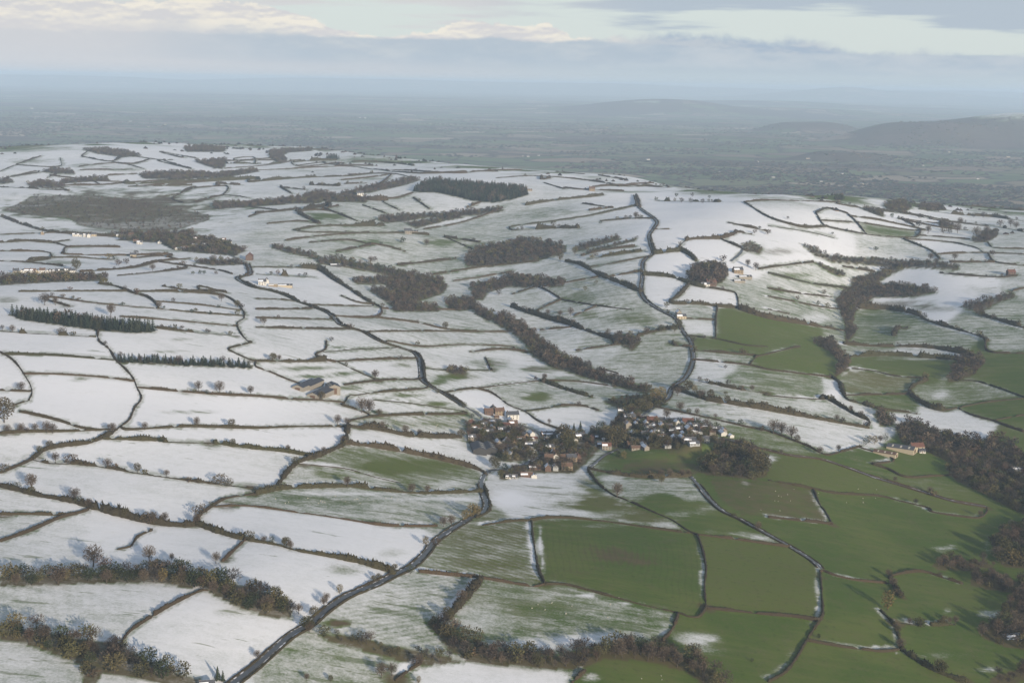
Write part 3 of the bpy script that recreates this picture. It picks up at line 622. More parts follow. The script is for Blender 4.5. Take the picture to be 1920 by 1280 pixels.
# ------------------------------------------------------------------ single trees: x, y of the foot, height in photo pixels, kind (b bare, o olive, k conifer, h dark holly, y golden willow, u bush)
TREES = [x.split() for x in """
40 734 18 b;8 792 44 o;372 734 20 b;412 737 23 b;470 741 18 b;388 739 9 h;432 741 9 h;452 742 6 u;88 812 23 b;99 812 18 b;272 806 15 b;14 812 16 b;38 811 11 b;50 811 11 b;60 920 32 b;140 940 26 b
162 873 11 u;216 879 10 u;258 886 18 o;272 889 10 u;355 903 9 u;300 829 9 h;156 832 9 h;171 830 8 u;678 774 30 b;692 777 30 b;703 712 19 b;633 797 20 b;650 796 14 b;760 816 20 b;751 675 10 b
1157 932 28 b;1030 796 12 b;1275 772 20 b;1250 786 22 b;1388 797 12 h;1428 808 10 u;1450 813 27 b;1465 817 26 b;1484 824 26 b;1664 1143 37 y;1537 853 16 b;280 1052 30 b;322 1052 16 b;405 1056 22 b;175 1062 40 b
510 1018 15 h;770 1075 18 h;798 1022 18 y;832 987 20 b;846 986 22 b;872 975 20 y;884 970 27 y;893 968 25 y;408 1274 26 k;418 1276 20 k;208 594 25 b;104 572 16 b;84 572 22 b;286 508 13 b;237 495 11 b;143 508 22 o
205 487 12 o;222 498 11 b;160 594 8 b;1278 380 9 b;1295 380 9 b;1317 381 8 b;1192 411 14 b;1173 412 9 b;1126 420 6 h;1230 376 7 h;1268 369 7 h;1298 369 8 b;1330 372 6 h
1037 424 11 o;1153 465 11 b;1078 477 14 o;1050 488 16 o;1118 533 8 o;1187 474 7 h;1117 480 6 u;935 553 12 b;1356 490 12 b;1402 500 14 b;1417 507 15 b;1440 440 10 b;1415 438 8 b
1027 592 13 b;1050 594 13 b;1070 592 16 b;1075 612 14 b;1140 625 9 b;1240 622 14 o;1265 622 16 o;1250 577 12 o;495 610 17 b;490 603 9 b;622 640 9 b;695 494 14 b;703 490 10 b;800 461 13 b;755 455 11 h;835 617 14 o
415 565 16 b;445 577 14 o;230 573 7 h;137 560 6 u;118 557 6 u;147 563 6 u;410 577 6 h;360 587 8 h;395 590 8 h;308 578 5 h;362 515 7 h;375 514 8 h;383 515 8 h;405 514 6 u;365 500 6 h;190 532 8 h;207 535 6 h
1477 411 6 b;1510 426 7 b;1587 434 6 h;1561 440 5 h;1725 463 7 h;1642 470 8 h;1635 548 9 b;1534 572 8 h;1495 563 9 b;1545 552 9 b;1740 438 15 b;1722 425 12 b;1770 425 14 b;1795 437 18 b;1800 422 14 b;1768 438 12 b
1825 408 9 b;1843 408 10 b;1830 446 20 b;1850 440 16 b;1875 425 12 b;1895 425 14 b;1905 430 14 b;1700 420 10 b;1725 410 9 b;1805 388 8 b;1672 408 8 h;1685 412 7 h;1780 438 9 b;1860 480 11 b;1790 488 14 b;1745 488 14 b
1097 545 9 o;1320 635 7 b;1360 690 6 b;1397 664 8 u;1365 722 10 b;1390 732 10 b;1360 741 8 o;1332 748 18 o;1316 746 16 b;1290 735 22 o;1302 738 18 y;1270 742 16 b;1240 748 24 y;1228 752 26 y;1215 760 20 o;1200 768 22 o;1185 766 20 h
1155 838 38 o;1140 835 26 o;1065 836 32 o;1058 830 34 o;1068 848 28 o;1076 808 16 k;1088 808 19 k;1062 808 12 k;975 822 30 b;962 822 20 o;1040 843 20 o;930 880 22 o;924 872 18 o;1130 812 14 k;1118 812 16 k;1122 814 14 k
1180 768 18 k;1188 768 18 k;1196 766 18 k;1172 770 16 k;1240 838 24 o;1225 835 24 o;1250 838 22 o;1270 840 10 o;955 835 10 k;965 826 14 k;888 800 12 b;897 800 12 b;1170 860 16 y;1160 856 12 o;1005 845 14 o;985 858 12 k;945 866 16 h;935 860 12 h
1350 850 24 h;1360 848 26 k;1342 862 20 o;1372 862 26 o;1392 864 26 o;1412 868 26 y;1425 884 40 o;1415 888 36 o;1400 892 34 h;1385 886 22 o;1432 888 30 o;1365 884 20 y;1350 884 18 o;1240 905 14 o;1375 838 10 b;1395 845 14 h
1630 830 14 y;1640 832 16 y;1650 830 14 b;1660 826 14 h;1622 834 16 h;1740 846 14 b;1745 848 12 o;1680 1116 12 u;1690 1122 10 u;590 1158 22 o;575 1180 26 o;612 1128 18 b;580 1185 20 b;637 1112 18 y;700 1090 12 o;710 1088 14 o
730 1072 14 y;740 1068 12 o;575 1275 14 b;620 1277 12 o;715 1270 28 b;735 1266 24 b;785 1280 14 y;1410 1240 8 h;1535 1196 9 h;1705 1170 12 b;1760 1170 10 b;1780 1168 12 b;680 1168 0 b;300 745 0 b;885 785 10 h;870 765 12 o;820 738 9 o
1178 1224 34 b;1160 1226 32 b;1120 1236 26 o;1090 1244 22 y;1060 1248 20 b;1200 1226 36 h;1220 1232 32 b;1245 1240 30 b;1270 1250 28 b;1300 1260 24 b;1005 1246 24 o;975 1244 22 b;940 1240 20 b;905 1234 24 b;880 1226 24 h;855 1206 26 h;835 1190 26 b;820 1176 26 h
1770 1060 20 b;1800 1062 18 b;1760 1062 18 b;1880 1040 34 o;1870 1050 26 b;1900 1060 30 y;1860 1092 24 b;1890 1108 24 b;1830 1090 20 b;1840 1192 22 b;1870 1190 30 b;1885 1185 36 h;1905 1190 30 b
560 1150 20 b;530 1150 26 h;500 1145 30 b;475 1140 30 h;450 1130 28 b;425 1120 26 b;400 1112 24 b;370 1098 24 o;340 1094 24 b;305 1092 28 y;270 1092 26 b;240 1092 26 h;200 1094 26 b;110 1096 26 b;60 1097 24 h;30 1097 22 b;85 1200 26 b;30 1190 26 o;130 1212 24 h;170 1225 26 b;215 1225 22 b;250 1240 22 h;290 1255 20 h;320 1266 20 o;60 1200 22 h
""".replace('\n', ';').strip(';').split(';')]
TREES = [(float(a), float(b), float(c), d) for a, b, c, d in TREES if float(c) > 0]
# ------------------------------------------------------------------ ground cover
COARSE = [(0,1280,.85),(300,1180,.9),(200,1000,.95),(150,700,.98),(500,1000,.95),(450,750,.96),(600,700,.88),(700,850,.72),(850,660,.69),(850,600,.67),(700,460,.69),(1100,600,.58),(1300,400,1.0),(1450,470,.98),(1700,470,.97),(1800,400,.97),(900,400,.96),(300,300,.93),(300,480,.88),(1350,600,.66),(1500,560,.65),(1700,650,.4),(1450,700,.45),(1600,850,.15),(1400,950,.15),(1150,930,.5),(1000,930,.72),(900,1040,.45),(1150,1050,.05),(1420,1080,.02),(1650,1100,.03),(1000,1140,.4),(760,1150,.65),(1350,1200,.25),(1450,1250,.05),(600,1250,.6),(850,1265,.9),(1200,1265,.1),(1800,1230,.1),(1750,700,.3),(1850,750,.15),(1040,780,.85),(1850,560,.7),(1050,690,.6),(1200,800,.55)]
SEEDS = [(1420,620,.06),(1490,680,.1),(1690,685,.12),(1440,720,.36),(1640,720,.3),(1660,755,.22),(1870,690,.1),(1830,735,.38),(1870,765,.12),(1500,757,.6),(1545,765,.62),(1620,775,.8),(1690,780,.86),(1390,710,.42),(1350,735,.56),(1330,782,.48),(1300,788,.86),(1400,815,.36),(1490,838,.36),(1560,885,.1),(1660,905,.1),(1700,880,.12),(1600,955,.05),(1430,940,.08),(1650,1000,.03),(1210,930,.54),(1060,940,.74),(900,1040,.36),(1150,1050,.04),(1420,1080,.03),(1600,1130,.02),(1750,1110,.05),(1400,1180,.08),(1620,1255,.02),(1780,1220,.08),(1050,1140,.42),(760,1140,.62),(680,1245,.55),(900,1268,.92),(1200,1270,.04),(580,1060,.94),(600,1000,.96),(650,945,.6),(720,870,.4),(620,892,.56),(760,840,.84),(780,795,.58),(560,820,.95),(330,1180,.9),(60,1240,.72),(1190,690,.58),(1150,640,.62),(1130,555,.54),(1110,595,.56),(1310,585,.6),(1310,615,.82),(1330,558,.88),(1240,545,.95),(1480,552,.66),(1480,572,.56),(1500,597,.46),(1520,525,.72),(1640,605,.34),(1760,630,.46),(1880,630,.5),(1660,432,.28),(1750,515,.97),(1820,484,.72),(1890,486,.7),(1240,690,.55),(850,730,.8),(930,770,.97),(1080,790,.9),(700,470,.68),(820,480,.62),(1450,490,.97),(640,560,.9),(1300,500,1.0),(1265,495,1.0),(1070,750,.6),(1100,660,.72),(860,680,.82),(1670,650,.45),(1690,660,.7),(1450,640,.12),(1355,690,.8)]
# patches: x, y, half width, half height (photo px), change of snow, brownness
BLOBS = [(590,690,70,5,-.55,0),(640,700,30,5,-.6,0),(600,706,55,3,-.5,0),(640,727,40,5,-.55,0),(845,706,28,8,-.5,.35),(820,718,20,6,-.5,.2),(640,1068,38,12,-.42,0),(735,1036,30,8,-.25,0),(150,711,22,4,-.5,0),(345,772,70,3.5,-.5,.1),(430,1146,36,8,-.25,0),(820,757,30,4,-.55,0),(760,741,34,4,-.5,0),(705,772,22,5,-.7,0),(745,752,22,3,-.4,0),(612,406,44,8,-.62,0),(1080,556,40,10,-.22,0),(1190,598,50,14,-.24,0),(1105,590,20,7,-.3,0),(640,652,30,4,-.45,0),(750,685,20,5,-.35,0),(690,880,90,14,-.22,0),(760,875,110,18,-.3,0),(640,892,60,8,-.2,0),(650,938,140,9,-.2,0),(800,795,90,8,-.2,0),(1060,925,60,10,-.15,0),(1175,955,95,22,-.5,0),(1120,930,40,20,-.3,0),(1310,972,90,26,-.42,0),(1270,950,60,20,-.3,0),(1135,898,40,8,.3,0),(1390,985,60,18,-.3,0),(1480,760,60,8,.1,0),(1250,945,40,12,-.2,0),(1110,905,30,18,-.45,.1),(1240,940,50,14,-.22,0),(830,455,50,9,-.3,.05),(690,455,50,6,-.25,0),(640,470,30,6,-.25,0),(1085,945,60,14,-.2,0),(1000,1140,120,20,-.12,0),(1300,632,60,8,-.1,0),(1495,515,30,6,-.3,.1),(1455,545,20,8,-.25,0),(340,636,30,4,-.4,0),(310,659,40,2.5,-.45,0),(275,584,20,3,-.2,0),(300,470,70,4,-.35,.5),(150,462,25,4,-.5,.5),(470,386,25,6,-.35,0),(120,492,80,5,-.3,0),(1010,745,30,10,-.5,.1),
 (1440,858,34,12,.75,0),(1012,1015,7,26,.75,0),(1018,1055,6,20,.5,0),(1300,1198,55,16,.6,0),(1320,1220,50,10,.4,0),(1120,1195,70,10,.4,0),(1010,1205,90,12,.35,0),(900,1160,50,26,.2,0),(1775,1024,36,9,.55,0),(1850,1025,16,22,.4,0),(1860,1150,30,8,.4,0),(1760,1228,46,8,.25,0),(1695,1158,18,5,.4,0),(1860,1255,30,6,.45,0),(1130,985,90,5,.3,0),(1060,972,60,5,.3,0),(1650,1090,22,3,.5,0),(1105,1115,45,5,.5,0),(1180,1130,40,3,.5,0),(1560,740,18,14,.2,0),(1580,690,8,18,.4,0),(1605,690,14,8,.5,0),(1765,740,20,12,.3,0),(1680,1225,8,3,.5,0),(1530,595,30,14,.3,0),(1540,760,40,12,.1,0),(1730,672,70,4,.4,0),(1775,1145,10,6,.5,0),(1240,1010,50,4,.12,0),(1400,1008,60,3,.3,0),(1395,905,14,12,.3,0),(760,935,150,4,.3,0),(690,925,150,4,.3,0),(850,905,40,10,.3,0),(1105,1270,18,10,.5,0),(960,935,40,16,.25,0),
 (800,533,34,9,-.6,.9),(770,545,30,8,-.3,.6),(1700,570,70,8,-.4,.8),(1760,580,60,8,-.3,.7),(1650,568,40,6,-.2,.6),(1850,545,50,12,-.2,.3),(1010,692,44,8,-.4,.6),(1060,712,50,8,-.15,.35),(880,705,50,6,-.3,.5),(930,680,40,10,-.3,.6),(1455,472,46,9,-.35,.8),(1420,462,20,8,-.3,.7),(15,562,26,8,-.35,.6),(637,1168,22,5,-.9,1.0),(1430,938,75,24,0,.5),(1150,1042,95,36,0,.72),(1120,1055,120,30,0,.25),(920,1060,60,16,-.1,.3),(1230,866,115,17,-.7,.55),(1220,880,90,8,-.4,.8),(1290,850,60,16,-.6,.55),(1820,785,50,16,0,.4),(1880,800,40,10,0,.4),(560,815,60,4,-.1,.3),(10,860,30,6,-.15,.35),(560,320,60,2,-.2,.1),(700,335,50,3,-.25,0),(250,385,190,34,-.75,.95),(100,395,110,16,-.5,.8),(220,432,150,6,-.4,.6),(60,302,40,6,-.35,.5),(170,310,60,5,-.3,.2),(230,318,60,5,-.3,.15),(330,258,90,8,-.55,.3),(450,255,120,10,-.6,.25),(700,300,80,8,-.4,.25),(1560,372,60,3,-.3,.2),(1720,386,80,6,-.4,.3),(1190,360,60,3,-.4,.1),(1290,357,60,2,-.35,0),(1030,395,70,6,-.2,.1),(1000,405,60,6,-.15,.1),(905,470,30,20,-.2,.2)]

# hedges run on until they meet the next hedge or road
def join_ends():
    lines = [np.asarray(h[2]) for h in HEDGES] + [np.asarray(r[4]) for r in ROADS]; dense = []
    for l in lines:
        n = np.maximum(2, (np.hypot(*np.diff(l, axis=0).T) / 3).astype(int)); dense.append(np.concatenate([l[i] + (l[i + 1] - l[i]) * np.linspace(0, 1, n[i])[:, None] for i in range(len(l) - 1)]))
    for k, (kd, n, p_) in enumerate(HEDGES):
        if kd == 'g': continue
        oth = np.concatenate([d for j, d in enumerate(dense) if j != k])
        for end in (0, -1):
            e = np.array(p_[end]); lim = 9 + 13 * min(1.0, max(0.0, (e[1] - 300) / 500)); q_ = np.hypot(oth[:, 0] - e[0], 1.7 * (oth[:, 1] - e[1])); i = int(q_.argmin())
            if 2.0 < q_[i] < lim:
                if end == 0: p_.insert(0, tuple(oth[i]))
                else: p_.append(tuple(oth[i]))
join_ends()
# ------------------------------------------------------------------ helpers: materials, meshes, tags
def new_mat(name):
    m = bpy.data.materials.new(name); m.use_nodes = True; b = m.node_tree.nodes['Principled BSDF']
    b.inputs['Specular IOR Level'].default_value = 0.2; b.inputs['Roughness'].default_value = 0.9
    return m, NB(m.node_tree), b
def flat_mat(name, col, rough=0.85, var=0.25, scale=1.2, spec=0.2):
    m, q, b = new_mat(name); tc = q.n('ShaderNodeTexCoord').outputs['Object']
    n = q.noise(tc, scale, 5, .6); k = q.m('ADD', 1 - var, q.m('MULTIPLY', n, 2 * var))
    o = q.n('ShaderNodeVectorMath', operation='SCALE'); o.inputs[0].default_value = col; q.put(o.inputs['Scale'], k)
    q.put(b.inputs['Base Color'], o.outputs[0]); b.inputs['Roughness'].default_value = rough; b.inputs['Specular IOR Level'].default_value = spec
    return m
def random_mat(name, stops, rough=0.9):
    """base colour picked per object, with a little grain"""
    m, q, b = new_mat(name); r = q.n('ShaderNodeObjectInfo').outputs['Random']
    c = q.ramp(r, stops); n = q.noise(q.n('ShaderNodeTexCoord').outputs['Object'], 0.9, 3, .6)
    q.put(b.inputs['Base Color'], q.mix(q.m('MULTIPLY', n, .5), c, (.03, .025, .015, 1))); b.inputs['Roughness'].default_value = rough
    return m
def attr_mat(name):
    m, q, b = new_mat(name); a = q.n('ShaderNodeAttribute'); a.attribute_name = 'col'
    q.put(b.inputs['Base Color'], a.outputs['Color']); return m
def tri_mesh(name, v, t, smooth=False):
    me = bpy.data.meshes.new(name); v = np.asarray(v, np.float32); t = np.asarray(t, np.int32); k = t.shape[1]
    me.vertices.add(len(v)); me.vertices.foreach_set('co', v.ravel())
    me.loops.add(t.size); me.loops.foreach_set('vertex_index', t.ravel())
    me.polygons.add(len(t)); me.polygons.foreach_set('loop_start', np.arange(0, t.size, k, dtype=np.int32))
    if smooth: me.polygons.foreach_set('use_smooth', np.ones(len(t), bool))
    me.update(calc_edges=True); return me
def put_attr(me, name, arr):
    a = me.attributes.new(name, 'FLOAT_COLOR', 'POINT'); a.data.foreach_set('color', np.asarray(arr, np.float32).ravel())
def obj(name, me, mat=None, parent=None, loc=None):
    o = bpy.data.objects.new(name, me); S.collection.objects.link(o)
    if mat and me is not None and not me.materials: me.materials.append(mat)
    if parent: o.parent = parent
    if loc is not None: o.location = loc
    return o
def tag(o, label=None, cat=None, group=None, kind=None):
    for k, v in (('label', label), ('category', cat), ('group', group), ('kind', kind)):
        if v: o[k] = v
    return o
def smooth_px(p, k=4):
    p = np.asarray(p, float)
    if len(p) < 3: return np.concatenate([p[:-1] + (p[1:] - p[:-1]) * f for f in np.linspace(0, 1, k + 1)]) if len(p) == 2 else p
    q = np.concatenate([[2 * p[0] - p[1]], p, [2 * p[-1] - p[-2]]]); o = []
    for i in range(1, len(q) - 2):
        a, b, c_, d = q[i - 1:i + 3]
        for f in np.arange(k) / k:
            o.append(.5 * ((2 * b) + (c_ - a) * f + (2 * a - 5 * b + 4 * c_ - d) * f * f + (3 * b - a - 3 * c_ + d) * f ** 3))
    o.append(p[-1]); return np.array(o)
def lay(p, step=None):
    """photo polyline -> evenly spaced ground points; stops where the ground drops out of sight"""
    w_ = P(smooth_px(p)); keep = [w_[0]]
    for q in w_[1:]:
        if np.hypot(*(q - keep[-1])[:2]) > 900: break
        keep.append(q)
    w_ = np.array(keep)
    if len(w_) < 2: return None
    d = np.concatenate([[0], np.cumsum(np.hypot(*np.diff(w_[:, :2], axis=0).T))])
    st = step or max(1.5, 0.0019 * np.hypot(*w_.mean(0)[:2])); n = max(2, int(d[-1] / st) + 1); t = np.linspace(0, d[-1], n)
    x = np.interp(t, d, w_[:, 0]); y = np.interp(t, d, w_[:, 1]); return np.stack([x, y, H(x, y)], 1)
LAID = [(k, n, p, lay(p)) for k, n, p in HEDGES]
RLAID = [(nm, wd, hd, lb, p, lay(p, 4.0)) for nm, wd, hd, lb, p in ROADS]
# ------------------------------------------------------------------ what lies on the ground: snow, grass, bracken
bar = np.zeros((NR, NC), bool)
for L in [q[3] for q in LAID] + [q[5] for q in RLAID]:
    if L is None: continue
    dd = np.linspace(0, len(L) - 1, len(L) * 4); k = np.arange(len(L))
    fi, fj = gidx(np.interp(dd, k, L[:, 0]), np.interp(dd, k, L[:, 1]))
    i = np.clip(np.rint(fi).astype(int), 0, NR - 2); j = np.clip(np.rint(fj).astype(int), 0, NC - 2); bar[i, j] = True; bar[i + 1, j] = True; bar[i, j + 1] = True
for k_, s_, h_, lb, poly in WOODS:
    L = P(np.concatenate([np.array(poly + poly[:1])[:-1] + (np.array(poly + poly[:1])[1:] - np.array(poly + poly[:1])[:-1]) * f for f in np.arange(0, 1, .05)])); fi, fj = gidx(L[:, 0], L[:, 1])
    i = np.clip(np.rint(fi).astype(int), 0, NR - 2); j = np.clip(np.rint(fj).astype(int), 0, NC - 2); bar[i, j] = True
PX, PY = proj(GX, GY, GH)
cs = np.array(COARSE); num = np.zeros((NR, NC)); den = np.zeros((NR, NC))
for x_, y_, s_ in COARSE:
    wgt = 1 / ((((PX - x_) / 120) ** 2 + ((PY - y_) / 70) ** 2) + .15) ** 1.6; num += wgt * s_; den += wgt
snow = num / den
# flood each seeded field as far as its hedges
val = np.zeros((NR, NC)); dist = np.full((NR, NC), 999, int); dq = deque()
sp_ = P([(a, b) for a, b, _ in SEEDS]); fi, fj = gidx(sp_[:, 0], sp_[:, 1])
LIM = 120
for i, j, s_ in zip(np.rint(fi).astype(int), np.rint(fj).astype(int), [s[2] for s in SEEDS]):
    if 0 <= i < NR and 0 <= j < NC: dist[i, j] = 0; val[i, j] = s_; dq.append((i, j))
barl = bar.tolist(); dl = dist.tolist(); vl = val.tolist()
while dq:
    i, j = dq.popleft(); d = dl[i][j] + 1; v = vl[i][j]
    if d > LIM: continue
    for a, b in ((i + 1, j), (i - 1, j), (i, j + 1), (i, j - 1)):
        if 0 <= a < NR and 0 <= b < NC and not barl[a][b] and dl[a][b] > d: dl[a][b] = d; vl[a][b] = v; dq.append((a, b))
dist = np.array(dl); val = np.array(vl)
wgt = sst(LIM, LIM - 30, dist.astype(float)) if False else np.clip((LIM - dist) / 70.0, 0, 1)
snow = snow * (1 - wgt) + val * wgt
# a tone of its own for every enclosed field
lab = np.where(bar, -1, 0).tolist(); tones = []
for i0 in range(0, NR1, 6):
    for j0 in range(0, NC, 6):
        if lab[i0][j0] != 0: continue
        k = len(tones) + 1; tones.append(rng.random()); st = [(i0, j0)]; lab[i0][j0] = k
        while st:
            i, j = st.pop()
            for a, b in ((i + 1, j), (i - 1, j), (i, j + 1), (i, j - 1)):
                if 0 <= a < NR1 and 0 <= b < NC and lab[a][b] == 0: lab[a][b] = k; st.append((a, b))
lab = np.array(lab); tone = np.where(lab > 0, np.array([.5] + tones)[np.clip(lab, 0, None)], .5)
for _ in range(2):   # carry the values across the lines themselves
    for arr in (snow, tone):
        sm = (np.roll(arr, 2, 0) + np.roll(arr, -2, 0) + np.roll(arr, 2, 1) + np.roll(arr, -2, 1)) / 4
        arr[bar] = sm[bar]
snow = snow + (tone - .5) * .10 * (snow > .5)
for _ in range(2): snow = (2 * snow + np.roll(snow, 1, 0) + np.roll(snow, -1, 0) + np.roll(snow, 1, 1) + np.roll(snow, -1, 1)) / 6
brown = np.zeros((NR, NC))
wob = vnoise(GX, GY, 26, 40) * .9 + vnoise(GX, GY, 9, 41) * .5
for x_, y_, rx, ry, ds, br in BLOBS:
    q = np.sqrt(((PX - x_) / rx) ** 2 + ((PY - y_) / ry) ** 2) + wob * .95
    f = 1 - sst(.1, 1.3, q); snow = snow + ds * f
    if br: brown = np.maximum(brown, br * f)
def inside(poly, x, y):
    r = np.zeros(x.shape, bool); n = len(poly)
    for i in range(n):
        (x1, y1), (x2, y2) = poly[i], poly[i - 1]
        r ^= ((y1 > y) != (y2 > y)) & (x < (x2 - x1) * (y - y1) / (y2 - y1 + 1e-9) + x1)
    return r
for poly, br in (('1330,895 1440,902 1527,917 1555,980 1440,970 1390,966 1345,930', .58), ('1165,880 1170,868 1240,866 1300,868 1320,885 1290,892 1210,893', .6)):
    m_ = inside(pts(poly), PX, PY) & (GY < 3000); brown[m_] = np.maximum(brown[m_], br)
# trodden mud by gateways, at the ends of some hedges
for k_, n, p_, L in LAID[::2]:
    if L is None or L[0, 1] > 2400: continue
    c0 = L[int(len(L) * .08) if rng.random() < .5 else -2]; d2 = np.hypot(GX - c0[0], (GY - c0[1]) * .8) + wob * 5; f = 1 - sst(2, rng.uniform(7, 14), d2); brown = np.maximum(brown, .8 * f); snow = snow - .45 * f
for k, s_, h_, lb, poly in WOODS:
    m_ = inside(poly, PX, PY) & (GY < 6000); snow[m_] = snow[m_] * (.5 if 'moor' in lb else .35); brown[m_] = np.maximum(brown[m_], .75)
# snow lingers in the shade of the hedges
strip = np.zeros((NR, NC)); sh = -np.array([sv.x, sv.y]) / math.hypot(sv.x, sv.y)
for k_, n, p_, L in LAID:
    if L is None or L[:, 1].mean() > 2200: continue
    for o_ in (2.5, 4.0, 5.5):
        dd = np.linspace(0, len(L) - 1, len(L) * 3); kk = np.arange(len(L)); fi, fj = gidx(np.interp(dd, kk, L[:, 0]) + sh[0] * o_, np.interp(dd, kk, L[:, 1]) + sh[1] * o_)
        i = np.clip(np.rint(fi).astype(int), 0, NR - 1); j = np.clip(np.rint(fj).astype(int), 0, NC - 1); strip[i, j] = 1
strip = (2 * strip + np.roll(strip, 1, 1) + np.roll(strip, -1, 1)) / 4
snow = snow + strip * np.clip(.32 + vnoise(GX, GY, 60, 54) * 1.7, 0, .7) * (snow < .7)
snow[bar] *= .7; brown[bar] = np.maximum(brown[bar], .35)
dcg = np.interp(GX / (GY + YO), crs, crd)
plain = sst(dcg - 50, dcg + 350, GY + vnoise(GX, GY, 160, 50) * 500)
# snow still lies on the crown of the far hill
farsnow = np.exp(-(((GX - 4250) / 420) ** 2 + ((GY - 12250) / 420) ** 2)) * 1.25 + np.exp(-(((GX - 2050) / 420) ** 2 + ((GY - 22150) / 240) ** 2)) * .75
snow = snow - sst(dcg - 420, dcg + 60, GY) * np.clip(.25 + vnoise(GX, GY, 110, 51) * 2.2 + vnoise(GX, GY, 34, 52), 0, .9)
snow = np.clip(snow, 0, 1) * (1 - plain) + plain * np.clip(farsnow, 0, 1) * .8
hillwood = np.zeros((NR, NC))
for hx, hy, rx, ry, am in ((3300,11500,900,560,1.0),(4500,11900,800,450,.9),(2150,9150,340,210,1.0),(3000,14400,560,380,.9),(2500,22200,1700,900,.6)): hillwood = np.maximum(hillwood, am * np.exp(-(((GX - hx) / rx) ** 2 + ((GY - hy) / ry) ** 2)))
# furrows: in the ringed field they follow its edge, elsewhere they run straight
fur = np.zeros((NR, NC)); fam = np.zeros((NR, NC))
ring = P(pts('997,979 1030,971 1080,972 1160,981 1235,992 1292,999 1307,1002 1317,1030 1324,1065 1321,1100 1324,1137 1310,1156 1272,1149 1210,1135 1160,1122 1097,1105 1060,1096 1021,1095 1010,1070 1005,1042'))
la = rng.uniform(0, math.pi, lab.max() + 2)[np.clip(lab, 0, None)]; fur = (GX * np.cos(la) + GY * np.sin(la)) / (7 + 6 * tone); fam = np.where(lab > 0, .10 + .16 * (tone > .5), 0.0)
fam = np.concatenate([fam, np.zeros((NR - len(fam), NC))]) if len(fam) < NR else fam; fam[GY > 2600] = 0; fam[bar] = 0
m_ = inside([(a, b) for a, b in zip(*proj(ring[:, 0], ring[:, 1], ring[:, 2]))], PX, PY) & (GY < 3000)
gx, gy = GX[m_], GY[m_]; best = np.full(gx.shape, 1e9)
for i in range(len(ring)):
    a, b = ring[i - 1, :2], ring[i, :2]; ab = b - a; t = np.clip(((gx - a[0]) * ab[0] + (gy - a[1]) * ab[1]) / (ab @ ab), 0, 1)
    best = np.minimum(best, np.hypot(gx - a[0] - t * ab[0], gy - a[1] - t * ab[1]))
fur[m_] = (best + 3 * vnoise(gx, gy, 22, 77)) / 4.6; fam[m_] = .45
for poly, ang, wl, am in (('785,1072 830,1040 860,1010 905,985 992,976 997,985 1021,1093 960,1093 890,1082', 62, 6.0, .8), ('600,1180 640,1140 785,1075 895,1085 830,1160 800,1160 860,1225', 128, 5.0, .55), ('0,1100 390,1107 230,1200 0,1180', 20, 7, .2), ('80,860 560,865 520,915 60,880', 100, 6, .18),
    ('540,890 650,835 900,880 890,920 520,915', 130, 6, .22), ('655,800 860,822 920,880 650,832', 130, 6, .25), ('1330,1010 1535,1070 1540,1160 1325,1137', 88, 6, .25), ('1105,880 1290,895 1440,1020 1300,1000', 120, 7, .15), ('1440,970 1330,890 1530,915 1560,980', 100, 6, .18)):
    m_ = inside(pts(poly), PX, PY) & (GY < 3000); c0, s0 = math.cos(R(ang)), math.sin(R(ang)); fur[m_] = (GX[m_] * c0 + GY[m_] * s0) / wl; fam[m_] = am
gm, q, b = new_mat('winter_ground')
at = q.n('ShaderNodeAttribute'); at.attribute_name = 'cover'
sep = q.n('ShaderNodeSeparateColor'); q.put(sep.inputs[0], at.outputs['Color']); Sn, Br, Pl = sep.outputs; To = at.outputs['Alpha']
af = q.n('ShaderNodeAttribute'); af.attribute_name = 'furrow'; sf = q.n('ShaderNodeSeparateColor'); q.put(sf.inputs[0], af.outputs['Color']); Fu, Fa = sf.outputs[0], sf.outputs[1]
pos = q.n('ShaderNodeNewGeometry').outputs['Position']
def vscale(v, s):
    o = q.n('ShaderNodeVectorMath', operation='MULTIPLY'); q.put(o.inputs[0], v); o.inputs[1].default_value = s; return o.outputs[0]
nA = q.noise(vscale(pos, (1 / 70, 1 / 70, 0)), 1, 4, .5); nB = q.noise(vscale(pos, (1 / 13, 1 / 13, 0)), 1, 5, .6); nC = q.noise(vscale(pos, (1 / 1.7, 1 / 1.7, 0)), 1, 4, .65)
nS = q.noise(vscale(pos, (1 / 36, 1 / 8, 0)), 1, 5, .6); nW = q.noise(vscale(pos, (1 / 4.5, 1 / 4.5, .0)), 1, 3, .55)
def cen(n, k): return q.m('MULTIPLY', q.m('SUBTRACT', n, .5), k)
part = q.m('ADD', q.m('MULTIPLY', q.m('MULTIPLY', Sn, q.m('SUBTRACT', 1.0, Sn)), 4.0), .20)
wav = q.m('MULTIPLY', q.m('SINE', q.m('ADD', q.m('MULTIPLY', Fu, 6.2832), q.m('MULTIPLY', nB, 2.0))), Fa)
dev = q.m('ADD', q.m('ADD', cen(nA, .5), cen(nB, .5)), q.m('ADD', q.m('ADD', cen(nC, .6), cen(nW, .35)), q.m('ADD', cen(nS, .45), q.m('MULTIPLY', wav, .09))))
eff = q.m('ADD', Sn, q.m('MULTIPLY', dev, part))
bare_ = q.ss(q.m('ADD', q.noise(vscale(pos, (1 / 48, 1 / 9, 0)), 1, 5, .62), q.m('MULTIPLY', q.m('SUBTRACT', 1.0, Sn), .30)), .68, .73)
sfac = q.m('MULTIPLY', q.ss(eff, .08, 1.08), q.m('SUBTRACT', 1.0, q.m('MULTIPLY', bare_, .6)))
